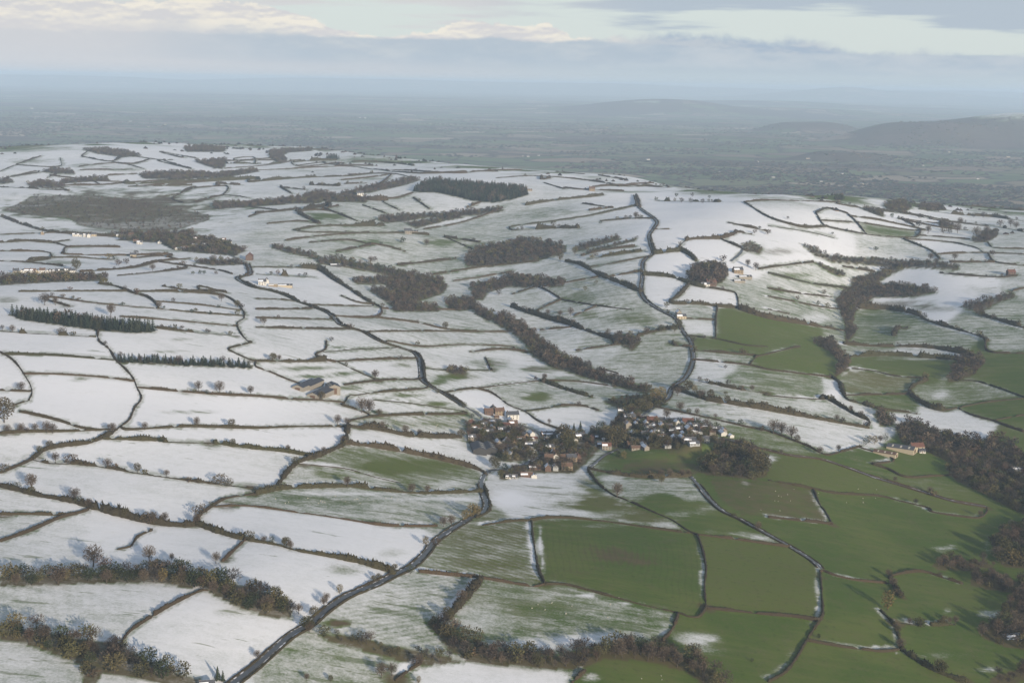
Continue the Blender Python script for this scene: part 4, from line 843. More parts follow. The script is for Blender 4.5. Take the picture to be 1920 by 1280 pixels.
g1 = q.ramp(To, [(0, (0.057, 0.097, 0.016)), (.35, (0.084, 0.128, 0.022)), (.6, (0.107, 0.128, 0.030)), (.8, (0.066, 0.109, 0.018)), (1, (0.128, 0.128, 0.041))]); g2 = q.mix(q.ss(q.m('ADD', nA, cen(nS, .5)), .35, .7), g1, (0.105, 0.132, 0.030, 1))
g3 = q.mix(q.m('MULTIPLY', q.ss(q.m('ADD', nC, cen(nB, .7)), .4, .8), .5), g2, (0.128, 0.105, 0.054, 1)); g3 = q.mix(q.m('MULTIPLY', q.ss(nW, .55, .75), .35), g3, (.030, .045, .010, 1))
soil = q.mix(nB, (.085, .060, .036, 1), (.175, .120, .068, 1)); soil = q.mix(q.m('MULTIPLY', nC, .6), soil, (.06, .045, .028, 1))
gr = q.mix(q.m('MULTIPLY', Br, q.ss(q.m('ADD', q.m('ADD', Br, cen(nB, .9)), q.m('MULTIPLY', wav, .25)), .2, .75)), g3, soil)
gr = q.mix(q.m('MULTIPLY', q.ss(wav, .05, .8), .22), gr, (.040, .036, .018, 1))
sc_ = q.mix(q.m('MULTIPLY', q.m('SUBTRACT', 1.0, Sn), .5), (.80, .80, .82, 1), (.66, .66, .64, 1))
sc_ = q.mix(q.ss(q.m('ADD', q.m('ADD', cen(nC, .9), cen(nB, .7)), q.m('ADD', cen(nS, .9), cen(nA, .5))), .05, .75), sc_, (.52, .51, .46, 1))
col = q.mix(sfac, gr, sc_)
# the plain: small fields, hedges, woods
pd = q.n('ShaderNodeVectorMath', operation='ADD'); q.put(pd.inputs[0], vscale(pos, (1 / 380, 1 / 330, 0)))
pn = q.n('ShaderNodeTexNoise'); q.put(pn.inputs['Vector'], vscale(pos, (1 / 400, 1 / 400, 0))); pn.inputs['Scale'].default_value = 1
po = q.n('ShaderNodeVectorMath', operation='SCALE'); q.put(po.inputs[0], pn.outputs['Color']); po.inputs['Scale'].default_value = 1.4; q.put(pd.inputs[1], po.outputs[0])
vo = q.n('ShaderNodeTexVoronoi', feature='F1', voronoi_dimensions='2D'); q.put(vo.inputs['Vector'], pd.outputs[0]); vo.inputs['Scale'].default_value = 1
ve = q.n('ShaderNodeTexVoronoi', feature='DISTANCE_TO_EDGE', voronoi_dimensions='2D'); q.put(ve.inputs['Vector'], pd.outputs[0]); ve.inputs['Scale'].default_value = 1
vs = q.n('ShaderNodeSeparateColor'); q.put(vs.inputs[0], vo.outputs['Color'])
pc = q.ramp(vs.outputs[0], [(0, (.09, .115, .055)), (.28, (.13, .165, .075)), (.48, (.16, .185, .095)), (.62, (.16, .155, .09)), (.76, (.27, .205, .145)), (.90, (.18, .135, .105)), (1, (.44, .37, .27))])
wn = q.noise(vscale(pos, (1 / 1900, 1 / 1500, 0)), 1, 5, .6); wn2 = q.noise(vscale(pos, (1 / 60, 1 / 60, 0)), 1, 3, .6)
wood = q.ss(q.m('ADD', q.m('ADD', wn, cen(wn2, .12)), q.m('MULTIPLY', sf.outputs[2], .35)), .53, .60)
pc = q.mix(q.m('SUBTRACT', 1.0, q.ss(ve.outputs['Distance'], .02, .09)), pc, (.070, .058, .044, 1))
pc = q.mix(q.m('MULTIPLY', wood, .9), pc, q.mix(wn2, (.055, .042, .036, 1), (.105, .075, .060, 1)))
col = q.mix(q.m('MULTIPLY', Pl, q.m('SUBTRACT', 1.0, q.m('MULTIPLY', q.ss(q.m('ADD', Sn, cen(q.noise(vscale(pos, (1 / 160, 1 / 90, 0)), 1, 4, .6), .8)), .3, .5), 1.0))), col, pc)
q.put(b.inputs['Base Color'], col)
bp = q.n('ShaderNodeBump'); bp.inputs['Strength'].default_value = .5; bp.inputs['Distance'].default_value = .5
q.put(bp.inputs['Height'], q.m('ADD', nB, q.m('ADD', q.m('MULTIPLY', nC, .25), q.m('MULTIPLY', wav, .07)))); q.put(b.inputs['Normal'], bp.outputs[0])
b.inputs['Specular IOR Level'].default_value = 0.1
ii, jj = np.meshgrid(np.arange(NR - 1), np.arange(NC - 1), indexing='ij'); a0 = (ii * NC + jj).ravel()
me = tri_mesh('ground', np.stack([GX, GY, GH], -1).reshape(-1, 3), np.stack([a0, a0 + 1, a0 + NC + 1, a0 + NC], 1), True)
put_attr(me, 'cover', np.stack([np.clip(snow, 0, 1), np.clip(brown, 0, 1), plain, tone], -1).reshape(-1, 4))
put_attr(me, 'furrow', np.stack([fur, fam, hillwood, fam * 0 + 1], -1).reshape(-1, 4))
tag(obj('ground', me, gm), 'rolling snow covered hill fields falling to a green wooded plain', kind='structure')
# ------------------------------------------------------------------ haze: one box of even, thin air round camera and land
hm_ = bpy.data.materials.new('thin_haze'); hm_.use_nodes = True; ht = hm_.node_tree; ht.nodes.clear()
hv = ht.nodes.new('ShaderNodeVolumePrincipled'); hv.inputs['Color'].default_value = (.63, .80, 1.0, 1); hv.inputs['Density'].default_value = HAZE; hv.inputs['Anisotropy'].default_value = 0.0
ho = ht.nodes.new('ShaderNodeOutputMaterial'); ht.links.new(hv.outputs[0], ho.inputs['Volume'])
zlo = float(GH.min()) - 1.5; zhi = max(float(GH.max()), CAMZ) + 12
bx = np.array([(x, y, z) for z in (zlo, zhi) for y in (-6000, 70000) for x in (-40000, 40000)], float)
hz = obj('haze', tri_mesh('haze', bx, [(0, 2, 3, 1), (4, 5, 7, 6), (0, 1, 5, 4), (2, 6, 7, 3), (0, 4, 6, 2), (1, 3, 7, 5)]), hm_)
tag(hz, 'thin blue winter haze over the whole land', kind='stuff')
# ------------------------------------------------------------------ labels: told apart by what they stand nearest
LAND = [('the brick village', 1040, 838), ('the grassy castle mound', 1300, 862), ('the twin tan-striped barns', 905, 838), ('the long dark sheds', 600, 732), ('the round russet copse', 1330, 518),
 ('the hilltop conifer block', 880, 362), ('the upper conifer strip', 150, 606), ('the lower conifer strip', 350, 684), ('the heather moor', 200, 398), ('the roadside village', 380, 462), ('the cream farm', 520, 537),
 ('the ringed plough field', 1160, 1055), ('the red roofed farm', 1700, 848), ('the rusty marsh', 800, 535), ('the hollow stream wood', 1650, 548), ('the curving bank wood', 1150, 1235), ('the dark snowfield wood', 300, 1088),
 ('the golden willow', 1664, 1143), ('the ridge end fields', 1655, 432), ('the hillside farm', 1390, 522), ('the three pasture trees', 1465, 816), ('the main road bend', 800, 1030), ('the far skyline conifers', 625, 298), ('the corner dingle', 150, 1225), ('the dark alder wood', 1880, 1180), ('the four pasture wood', 1815, 695), ('the ridge road bend', 1212, 485), ('the far brow wood', 210, 288)]
ONES = 'first second third fourth fifth sixth seventh eighth ninth tenth eleventh twelfth thirteenth fourteenth fifteenth sixteenth seventeenth eighteenth nineteenth twentieth'.split()
TENS = {2: 'twenty', 3: 'thirty', 4: 'forty', 5: 'fifty', 6: 'sixty', 7: 'seventy', 8: 'eighty', 9: 'ninety'}
TENTH = {3: 'thirtieth', 4: 'fortieth', 5: 'fiftieth', 6: 'sixtieth', 7: 'seventieth', 8: 'eightieth', 9: 'ninetieth'}
def nth(n):
    if n <= 20: return ONES[n - 1]
    t, u = divmod(n, 10)
    return TENTH[t] if u == 0 else TENS[t] + '-' + ONES[u - 1]
PEND = {}
def want_label(kind, o, look, px, py):
    i = min(range(len(LAND)), key=lambda k: ((LAND[k][1] - px) / 1.6) ** 2 + (LAND[k][2] - py) ** 2)
    d = ((LAND[i][1] - px) / 1.6) ** 2 + (LAND[i][2] - py) ** 2
    PEND.setdefault((kind, i), []).append((d, o, look))
def give_labels():
    for (kind, i), rows in PEND.items():
        rows.sort(key=lambda r: r[0])
        for n, (d, o, look) in enumerate(rows):
            o['label'] = f'{look}, {"" if n == 0 else nth(n + 1) + " "}nearest {kind} to {LAND[i][0]}' if len(rows) > 1 else f'{look}, the {kind} nearest {LAND[i][0]}'
def pxy(p):
    a, b_ = proj(np.array([p[0]]), np.array([p[1]]), np.array([p[2]])); return float(a[0]), float(b_[0])
# ------------------------------------------------------------------ roads and lanes
def ribbon(name, L, wd, lift, mat, u0=-1, u1=1):
    d = np.gradient(L[:, :2], axis=0); d /= np.linalg.norm(d, axis=1, keepdims=True) + 1e-9; nrm = np.stack([d[:, 1], -d[:, 0]], 1); v = []
    us = np.linspace(u0, u1, 4)
    for u in us:
        xy = L[:, :2] + nrm * (u * wd / 2); z = np.maximum(H(xy[:, 0], xy[:, 1]), L[:, 2] - .25) + lift; v.append(np.column_stack([xy, z]))
    v = np.stack(v, 1).reshape(-1, 3); n = len(L); a = np.array([(i * 4 + j) for i in range(n - 1) for j in range(3)])
    return tri_mesh(name, v, np.stack([a, a + 1, a + 5, a + 4], 1), True)
tm, q, b = new_mat('wet_tarmac'); po_ = q.n('ShaderNodeNewGeometry').outputs['Position']
q.put(b.inputs['Base Color'], q.mix(q.ss(q.noise(po_, .35, 4, .6), .45, .75), (.06, .064, .07, 1), (.085, .09, .097, 1))); b.inputs['Roughness'].default_value = .4; b.inputs['Specular IOR Level'].default_value = .5
vm, q, b = new_mat('verge'); po_ = q.n('ShaderNodeNewGeometry').outputs['Position']
vg = q.mix(q.noise(po_, .25, 4, .6), (.06, .055, .025, 1), (.11, .085, .045, 1)); q.put(b.inputs['Base Color'], q.mix(q.ss(q.noise(po_, .12, 5, .65), .5, .62), vg, (.72, .72, .74, 1)))
for nm, wd, hd, lb, p, L in RLAID:
    o = tag(obj(nm, ribbon(nm, L, wd, .42, tm), tm), lb, kind='structure')
    for s_ in (-1, 1): obj('verge', ribbon('verge', L, wd, .37, vm, s_ * .92, s_ * (1.0 + 1.6 / wd)), vm, o)
# ------------------------------------------------------------------ hedges
HM = {'c': random_mat('clipped_hedge', [(0, (0.038, 0.030, 0.018)), (.3, (0.060, 0.043, 0.025)), (.6, (0.048, 0.039, 0.019)), (.85, (0.071, 0.048, 0.029)), (1, (0.033, 0.036, 0.016))]),
      'b': random_mat('bushy_hedge', [(0, (0.033, 0.028, 0.016)), (.4, (0.054, 0.043, 0.023)), (.7, (0.048, 0.046, 0.019)), (1, (0.064, 0.049, 0.029))]),
      'w': random_mat('low_bank', [(0, (0.045, 0.035, 0.022)), (.5, (0.038, 0.037, 0.016)), (1, (0.064, 0.049, 0.032))])}
HM['g'] = HM['b']
DIM = {'c': (1.5, 1.7, .5), 'b': (2.9, 3.6, .75), 'w': (.7, 1.1, .3), 'g': (2.4, 2.8, 1.0)}
def hedge_mesh(L, kind, sc=1.0):
    hh, ww, rough = DIM[kind]; hh *= sc; ww *= sc; n = len(L); dist_ = float(np.hypot(*L.mean(0)[:2])); far = sst(1200, 2600, np.array(dist_)); hh *= 1 + .8 * far; ww *= 1 + .55 * far
    d = np.gradient(L[:, :2], axis=0); d /= np.linalg.norm(d, axis=1, keepdims=True) + 1e-9; nrm = np.stack([d[:, 1], -d[:, 0]], 1)
    s_ = np.arange(n); ph = rng.random() * 100
    big = vnoise(s_ + ph, s_ * 0 + ph, 9, 60) + .6 * vnoise(s_ + ph, s_ * 0 + 3, 3.3, 61)
    hv_ = hh * np.clip(1 + rough * (1.5 * big + .5 * (rng.random(n) - .5)), .12, 2.2)
    gate = np.clip(rng.integers(0, n, max(1, n // 45)), 2, max(2, n - 3)); hv_[gate] *= .15; hv_[np.minimum(gate + 1, n - 1)] *= .3
    hv_ *= 1 + .9 * vnoise(s_ + ph * 3, s_ * 0 + 5, 31, 63)
    if kind == 'g': hv_ = np.where(vnoise(s_ + ph, s_ * 0 + 9, 7, 62) > .02, hv_, .25)
    hv_[0] *= .8; hv_[-1] *= .8
    wv = ww * np.clip(1 + rough * (rng.random(n) - .5) + .3 * rough * big, .4, 1.8) * np.clip(hv_ / hh, .45, 1.15)
    prof = [(-.5, -.25), (-.52, .45), (-.33, .88), (.02, 1.02), (.36, .86), (.5, .42), (.5, -.25)]; k = len(prof); v = np.empty((n, k, 3))
    off = (rng.random((n, k)) - .5) * ww * .22; offz = (rng.random((n, k)) - .5) * hh * .22
    for j, (u, z) in enumerate(prof):
        lat = u * wv + off[:, j] * (z > 0); xy = L[:, :2] + nrm * lat[:, None]; v[:, j, :2] = xy; v[:, j, 2] = L[:, 2] + np.where(z > 0, z * hv_ + offz[:, j], -.4)
    a = np.array([i * k + j for i in range(n - 1) for j in range(k - 1)]); t = np.concatenate([np.stack([a, a + 1, a + k + 1], 1), np.stack([a, a + k + 1, a + k], 1)])
    c0 = np.arange(1, k - 1); t = np.concatenate([t, np.stack([c0 * 0, c0 + 1, c0], 1), np.stack([c0 * 0 + (n - 1) * k, c0 + (n - 1) * k, c0 + 1 + (n - 1) * k], 1)])
    # twigs standing out of the top and flanks
    m_ = n * (5 if kind in 'bg' else 3); i_ = rng.integers(0, n, m_); j_ = rng.integers(1, k - 1, m_); ba = v[i_, j_]; hl = np.maximum(hv_[i_], .3)
    out_ = np.column_stack([nrm[i_] * (np.array(prof)[j_, 0:1]) * .8 + rng.normal(0, .35, (m_, 2)), .45 + rng.random(m_) * .7]); tip = ba + out_ * (hl * (.24 + .25 * rough))[:, None]
    sd = np.column_stack([d[i_] + rng.normal(0, .4, (m_, 2)), rng.normal(0, .3, m_)]) * (.18 + .10 * hl)[:, None]
    tv = np.stack([ba - sd - [0, 0, .15], ba + sd - [0, 0, .15], tip], 1).reshape(-1, 3); tt = np.arange(m_ * 3).reshape(-1, 3) + n * k
    return tri_mesh('hedge', np.concatenate([v.reshape(-1, 3), tv]), np.concatenate([t, tt]))
def hedge_look(L, kind):
    p0, p1 = pxy(L[0]), pxy(L[-1]); dx, dy = abs(p1[0] - p0[0]), abs(p1[1] - p0[1]); ln = len(L) and float(np.hypot(*np.diff(L[:, :2], axis=0).T).sum())
    size = 'short' if ln < 90 else 'long' if ln > 330 else ''
    run = 'crossing the slope' if dy < dx * .22 else 'running uphill' if dy > dx * .9 else 'slanting'
    k = {'c': 'clipped brown', 'b': 'bushy brown', 'w': 'low brown', 'g': 'gappy brown'}[kind]
    return ' '.join(x for x in (size, k, 'bank' if kind == 'w' else 'hedge', run) if x)
FARH = []
HSHOW = []
def hedge_span(L):
    X_, Y_ = proj(L[:, 0], L[:, 1], L[:, 2]); return float(np.hypot(np.diff(X_), np.diff(Y_)).sum()) / math.hypot(L[len(L) // 2, 0], L[len(L) // 2, 1])
def add_hedge(L, kind, group='field hedges across the hill farms', look=None, sc=1.0):
    HSHOW.append((hedge_span(L), L, kind, group, look, sc))
def build_hedge(L, kind, group, look, sc):
    o = obj('hedge', hedge_mesh(L, kind, sc), HM[kind]); mid = pxy(L[len(L) // 2]); tag(o, None, 'hedge', group); want_label('hedge', o, look or hedge_look(L, kind), *mid)
TRQ = []        # trees to place: x, y, height m, kind
n_h = 0
for k, n, p, L in LAID:
    if L is None or len(L) < 3: continue
    add_hedge(L, k); n_h += 1
    far = float(np.hypot(*L.mean(0)[:2]))
    for _ in range(n):
        i = rng.integers(0, len(L)); TRQ.append((L[i, 0] + rng.normal(0, 1), L[i, 1] + rng.normal(0, 1), rng.uniform(4.5, 9) if k != 'b' else rng.uniform(5, 10), rng.choice(list('bbbboou'))))
VIL = [(870, 1360, 755, 905), (215, 470, 435, 495)]
for nm, wd, hd, lb, p, L in RLAID:
    if not hd: continue
    d = np.gradient(L[:, :2], axis=0); d /= np.linalg.norm(d, axis=1, keepdims=True) + 1e-9; nrm = np.stack([d[:, 1], -d[:, 0]], 1)
    X_, Y_ = proj(L[:, 0], L[:, 1], L[:, 2]); ok = np.ones(len(L), bool)
    for x0, x1, y0, y1 in VIL: ok &= ~((X_ > x0) & (X_ < x1) & (Y_ > y0) & (Y_ < y1))
    for s_ in (-1, 1):
        i = 0
        while i < len(L):
            if not ok[i]: i += 1; continue
            j = i; lim = 70 + int(rng.integers(0, 30))
            while j < len(L) and ok[j] and j - i < lim: j += 1
            if j - i > 6:
                seg = L[i:j].copy(); off = wd / 2 + 1.5; seg[:, :2] += nrm[i:j] * s_ * off
                dd = np.concatenate([[0], np.cumsum(np.hypot(*np.diff(seg[:, :2], axis=0).T))]); st = max(1.6, .0019 * np.hypot(*seg.mean(0)[:2])); t = np.arange(0, dd[-1], st)
                x, y = np.interp(t, dd, seg[:, 0]), np.interp(t, dd, seg[:, 1]); ww_ = np.stack([x, y, H(x, y)], 1)
                if len(ww_) > 3:
                    kd = 'b' if (nm == 'road' and rng.random() < .3) else 'c'
                    add_hedge(ww_, kd, 'hedges lining the roads and lanes', ('near' if s_ * nrm[i, 1] < 0 else 'far') + '-side brown hedge lining the ' + nm, .62); n_h += 1
                    for _ in range(int(rng.integers(0, 3))):
                        m_ = rng.integers(0, len(ww_)); TRQ.append((x[m_], y[m_], rng.uniform(4, 8), rng.choice(list('bboou'))))
            i = j + 1
HSHOW.sort(key=lambda r: -r[0])
for r_ in HSHOW[:300]: build_hedge(*r_[1:])
if len(HSHOW) > 300:
    v, t, n = [], [], 0
    for r_ in HSHOW[300:]:
        m_ = hedge_mesh(r_[1], r_[2], r_[5]); a = np.empty(len(m_.vertices) * 3, np.float32); m_.vertices.foreach_get('co', a); b_ = np.empty(len(m_.loops), np.int32); m_.loops.foreach_get('vertex_index', b_)
        v.append(a.reshape(-1, 3)); t.append(b_.reshape(-1, 3) + n); n += len(v[-1]); bpy.data.meshes.remove(m_)
    tag(obj('distant_hedges', tri_mesh('distant_hedges', np.concatenate(v), np.concatenate(t)), HM['c']), 'small short hedges too slight to tell apart on the far snow fields', kind='stuff')
# ------------------------------------------------------------------ trees
def tube(p0, p1, r0, r1, k=3):
    p0, p1 = np.array(p0, float), np.array(p1, float); d = p1 - p0; d /= np.linalg.norm(d) + 1e-9; a = np.cross(d, [.3, .9, .1]); a /= np.linalg.norm(a); b_ = np.cross(d, a); th = np.arange(k) / k * 2 * math.pi
    c_ = np.cos(th)[:, None] * a + np.sin(th)[:, None] * b_; v = np.concatenate([p0 + c_ * r0, p1 + c_ * r1]); i = np.arange(k); j = (i + 1) % k
    return v, np.concatenate([np.stack([i, j, j + k], 1), np.stack([i, j + k, i + k], 1)])
def cat(parts):
    v, t, n = [], [], 0
    for a, b_ in parts: v.append(a); t.append(np.asarray(b_) + n); n += len(a)
    return np.concatenate(v), np.concatenate(t)
def blades(g, c0, d, ln, wd):
    """thin triangles: base points c0, direction d"""
    n = len(c0); sd = np.cross(d, g.normal(0, 1, (n, 3))); sd /= np.linalg.norm(sd, axis=1, keepdims=True) + 1e-9; sd *= np.asarray(wd).reshape(-1, 1) / 2
    v = np.stack([c0 - sd, c0 + sd, c0 + d * np.asarray(ln).reshape(-1, 1)], 1).reshape(-1, 3); return v, np.arange(3 * n).reshape(-1, 3)
def shell(g, n, inner=.15):
    u = g.normal(0, 1, (n, 3)); u /= np.linalg.norm(u, axis=1, keepdims=True); return u, u * (inner + (1 - inner) * g.random(n) ** .6)[:, None]
def bare_tree(seed, n=720, ln=.12, wd=.024, fat=1.08):
    g = np.random.default_rng(seed); rx = g.uniform(.30, .40) * fat; rz = g.uniform(.36, .42); cz = 1 - rz
    lump = g.normal(0, 1, (7, 3)); lump /= np.linalg.norm(lump, axis=1, keepdims=True)
    u, s_ = shell(g, n, .05); bulge = 1 + .22 * np.max(u @ lump.T, 1) - .16; c0 = s_ * bulge[:, None] * [rx, rx, rz] + [0, 0, cz]; c0[:, 2] = np.maximum(c0[:, 2], .12)
    d = u * [1, 1, .8] + [0, 0, .5] + g.normal(0, .45, (n, 3)); d /= np.linalg.norm(d, axis=1, keepdims=True)
    crown = blades(g, c0 - d * ln * .5, d, ln * g.uniform(.6, 1.3, n), wd * g.uniform(.6, 1.4, n))
    tr = [tube((0, 0, -.05), (g.normal(0, .01), g.normal(0, .01), .34), .030, .020, 5)]
    for _ in range(9):
        a, sph = shell(g, 1, .7); e = sph[0] * [rx, rx, rz] * .85 + [0, 0, cz]; e[2] = max(e[2], .4); st = np.array([0, 0, g.uniform(.2, .36)]); md = (st + e) / 2 + [0, 0, .05]
        tr += [tube(st, md, .014, .009), tube(md, e, .009, .003)]
    return crown, cat(tr)
def leafy_tree(seed, n=620, low=.16, rx=None, size=.072):
    g = np.random.default_rng(seed); rx = rx or g.uniform(.34, .42); rz = (1 - low) / 2; cz = low + rz; lump = g.normal(0, 1, (9, 3)); lump /= np.linalg.norm(lump, axis=1, keepdims=True)
    u, s_ = shell(g, n, .25); bulge = .82 + .28 * np.max(u @ lump.T, 1); c0 = s_ * bulge[:, None] * [rx, rx, rz] + [0, 0, cz]
    d = u + g.normal(0, .6, (n, 3)) + [0, 0, .25]; d /= np.linalg.norm(d, axis=1, keepdims=True)
    return blades(g, c0 - d * size * .5, d, size * g.uniform(.7, 1.6, n), size * g.uniform(.5, 1.1, n)), cat([tube((0, 0, -.05), (0, 0, low + .15), .028, .02, 5), tube((0, 0, low), (.1, .05, low + .3), .012, .006), tube((0, 0, low), (-.09, .06, low + .3), .012, .006)])
def conifer(seed, layers=11, k=9, rx=.20):
    g = np.random.default_rng(seed); v, t, n = [], [], 0
    for l in range(layers):
        f = l / layers; z = .08 + .9 * f; r = rx * (1 - f) ** .85 + .015; th = g.random() * 6 + np.arange(k) / k * 2 * math.pi + g.normal(0, .12, k); rr = r * g.uniform(.75, 1.2, k); w_ = 2.6 * math.pi / k / 2
        for a, q_ in zip(th, rr):
            v += [(0, 0, z + .10), (q_ * math.cos(a - w_ * .6), q_ * math.sin(a - w_ * .6), z - .02), (1.15 * q_ * math.cos(a), 1.15 * q_ * math.sin(a), z - .055), (q_ * math.cos(a + w_ * .6), q_ * math.sin(a + w_ * .6), z - .02)]; t += [(n, n + 1, n + 2), (n, n + 2, n + 3)]; n += 4
    v += [(-.015, 0, .93), (.015, 0, .93), (0, 0, 1.03)]; t.append((n, n + 1, n + 2)); return (np.array(v), np.array(t)), tube((0, 0, -.05), (0, 0, .5), .022, .012, 5)
TM = {'b': random_mat('bare_twigs', [(0, (.085, .066, .050)), (.35, (.125, .095, .070)), (.7, (.105, .078, .055)), (1, (.150, .118, .085))]),
      'o': random_mat('ivy_and_olive_twigs', [(0, (.060, .060, .024)), (.4, (.092, .082, .038)), (.75, (.085, .068, .036)), (1, (.115, .100, .045))]),
      'k': random_mat('conifer_needles', [(0, (.018, .030, .016)), (1, (.034, .050, .024))]), 'h': random_mat('dark_evergreen_leaves', [(0, (.020, .032, .015)), (1, (.045, .055, .022))]),
      'y': random_mat('golden_willow_twigs', [(0, (.150, .112, .040)), (1, (.175, .135, .050))]), 'u': random_mat('bush_twigs', [(0, (.055, .058, .022)), (.5, (.090, .070, .036)), (1, (.075, .050, .032))])}
bark = flat_mat('bark', (.075, .062, .048), .95, .3, 2)
def two(crown, trunk, kd):
    a = tri_mesh('crown', *crown); a.materials.append(TM[kd]); b_ = tri_mesh('trunk', *trunk); b_.materials.append(bark); return a, b_
TV = {'b': [two(*bare_tree(100 + i), 'b') for i in range(6)], 'o': [two(*leafy_tree(200 + i), 'o') for i in range(4)], 'k': [two(*conifer(300 + i), 'k') for i in range(3)],
      'h': [two(*leafy_tree(400 + i, 300, .06), 'h') for i in range(3)], 'y': [two(*leafy_tree(500 + i, 340, .10, .30), 'y') for i in range(2)], 'u': [two(*leafy_tree(600 + i, 260, .02, .62, .11), 'u') for i in range(3)]}
for kd, lo in (('b', 12), ('o', 8)): pass
for a, b_, hp, kd in TREES:
    p = P([(a, b_)])[0]; TRQ.append((p[0], p[1], hp * math.dist(p, (0, 0, CAMZ)) / FPX * 1.05, kd))
# ------------------------------------------------------------------ woods: foot points by spacing
LOW = {}
def low_tree(kd, i, near=False):
    key = (kd, i, near)
    if key not in LOW:
        if kd == 'b' and near: c_, t_ = bare_tree(700 + i, 300, .15, .034, 1.25)
        elif kd in 'oyh' and near: c_, t_ = leafy_tree(800 + i, 230, .08, .46, .10)
        elif kd == 'b': c_, t_ = leafy_tree(700 + i, 110, .12, .46, .14)
        elif kd in 'oyh': c_, t_ = leafy_tree(800 + i, 90, .08, .46, .16)
        elif kd == 'u': c_, t_ = leafy_tree(850 + i, 60, .02, .6, .24)
        else: c_, t_ = conifer(900 + i, 6, 6, .30)
        nt_ = min(len(t_[1]), 10); v = np.concatenate([c_[0], t_[0][:10]]) if kd != 'k' else np.concatenate([c_[0], t_[0]])
        t = np.concatenate([c_[1], t_[1][:10][(t_[1][:10] < 10).all(1)] + len(c_[0])]) if kd != 'k' else np.concatenate([c_[1], t_[1] + len(c_[0])])
        LOW[key] = (v, t, len(c_[0]))
    return LOW[key]
PAL = {'b': [(.044, .036, .029), (.076, .059, .045), (.058, .045, .035), (.100, .076, .055), (.074, .050, .036), (.054, .046, .038)], 'o': [(.075, .070, .030), (.095, .080, .038), (.065, .060, .026)], 'k': [(.020, .030, .019), (.030, .040, .025), (.040, .047, .030), (.034, .038, .022)], 'h': [(.026, .036, .016), (.042, .050, .022)], 'y': [(.140, .102, .042)], 'u': [(.07, .062, .028), (.085, .06, .035)]}
am_ = attr_mat('wood_twigs')
def tree_mass(name, rows, label, group=None):
    """rows: x, y, height, kind -> one mass of trees nobody would count"""
    v, t, c_, n = [], [], [], 0
    for x, y, h_, kd in rows:
        a, b_, nc = low_tree(kd, int(rng.integers(0, 8)), math.hypot(x, y) < 1500); th = rng.random() * 6.28; co, si = math.cos(th), math.sin(th); s_ = h_ * (1 if kd in 'k' else rng.uniform(.9, 1.25)); q_ = a * [s_, s_, h_]
        q_ = np.column_stack([q_[:, 0] * co - q_[:, 1] * si + x, q_[:, 0] * si + q_[:, 1] * co + y, q_[:, 2] + H(x, y)]); v.append(q_); t.append(b_ + n); n += len(a)
        k = np.array(PAL[kd][int(rng.integers(0, len(PAL[kd])))]) * rng.uniform(.65, 1.3); cc = np.repeat(k[None], len(a), 0); cc[nc:] = (.06, .05, .04); c_.append(cc)
    me = tri_mesh(name, np.concatenate(v), np.concatenate(t)); c_ = np.concatenate(c_); put_attr(me, 'col', np.column_stack([c_, np.ones(len(c_))]))
    return tag(obj(name, me, am_), label, group=group, kind='stuff')
tot = 0
for kind, spc, hgt, lb, poly in WOODS:
    wp = P(poly); x0, y0 = wp[:, :2].min(0); x1, y1 = wp[:, :2].max(0); pl_ = [tuple(q_[:2]) for q_ in wp]
    if y1 - y0 > 2500: continue
    dist_ = float(np.hypot(*wp.mean(0)[:2])); s_ = spc * (1 + .12 * float(sst(1500, 3500, np.array(dist_))))
    gx, gy = np.meshgrid(np.arange(x0, x1, s_), np.arange(y0, y1, s_)); gx = gx + rng.uniform(-.45, .45, gx.shape) * s_; gy = gy + rng.uniform(-.45, .45, gy.shape) * s_
    m_ = inside(pl_, gx, gy)
    if 'conifer' in lb and dist_ < 2600: pass
    fx, fy = gx[m_], gy[m_]; rows = []
    for x, y in zip(fx, fy):
        if kind == 'con' and rng.random() < .10: continue
        kd = ('b' if rng.random() < .05 else 'k') if kind == 'con' else rng.choice(list('bbbbbbou' if kind == 'bare' else 'bbbbooohu' if hgt > 7 else 'bbouuo'))
        hh = hgt * (rng.uniform(.55, 1.2) if kind == 'con' else rng.uniform(.5, 1.2)) * (.5 if kd == 'u' else 1); rows.append((x, y, hh, kd))
    if rows: tree_mass('conifer_plantation' if kind == 'con' else 'woodland', rows, lb); tot += len(rows)
# the 300 trees that show largest stand singly, the rest as one mass
def shown(r): return r[2] / math.hypot(r[0], r[1])
TRQ.sort(key=shown, reverse=True); NAMES = {'b': 'bare_tree', 'o': 'ivy_clad_tree', 'k': 'conifer_tree', 'h': 'evergreen_tree', 'y': 'willow_tree', 'u': 'bush'}
LOOK = {'b': 'bare grey-brown tree', 'o': 'rounded olive-brown tree', 'k': 'pointed dark conifer', 'h': 'dark evergreen tree', 'y': 'golden twigged tree', 'u': 'low scrubby bush'}
for x, y, h_, kd in TRQ[:300]:
    z = float(H(x, y)); e = obj(NAMES[kd], None, None, None, (x, y, z)); cr, tr = TV[kd][int(rng.integers(0, len(TV[kd])))]; e.rotation_euler = (0, 0, rng.random() * 6.28)
    w_ = h_ * rng.uniform(.95, 1.2); e.scale = (w_, w_, h_); e.empty_display_size = .1
    obj('crown', cr, None, e); obj('trunk', tr, None, e); tag(e, None, 'bush' if kd == 'u' else 'tree', 'trees standing in fields and hedgerows')
    size = 'tall ' if h_ > 10 else 'small ' if h_ < 5 else ''
    want_label('bush' if kd == 'u' else 'tree', e, size + LOOK[kd], *pxy((x, y, z)))
if len(TRQ) > 300: tree_mass('hedgerow_trees', TRQ[300:], 'small scattered hedgerow trees on the far snow fields')
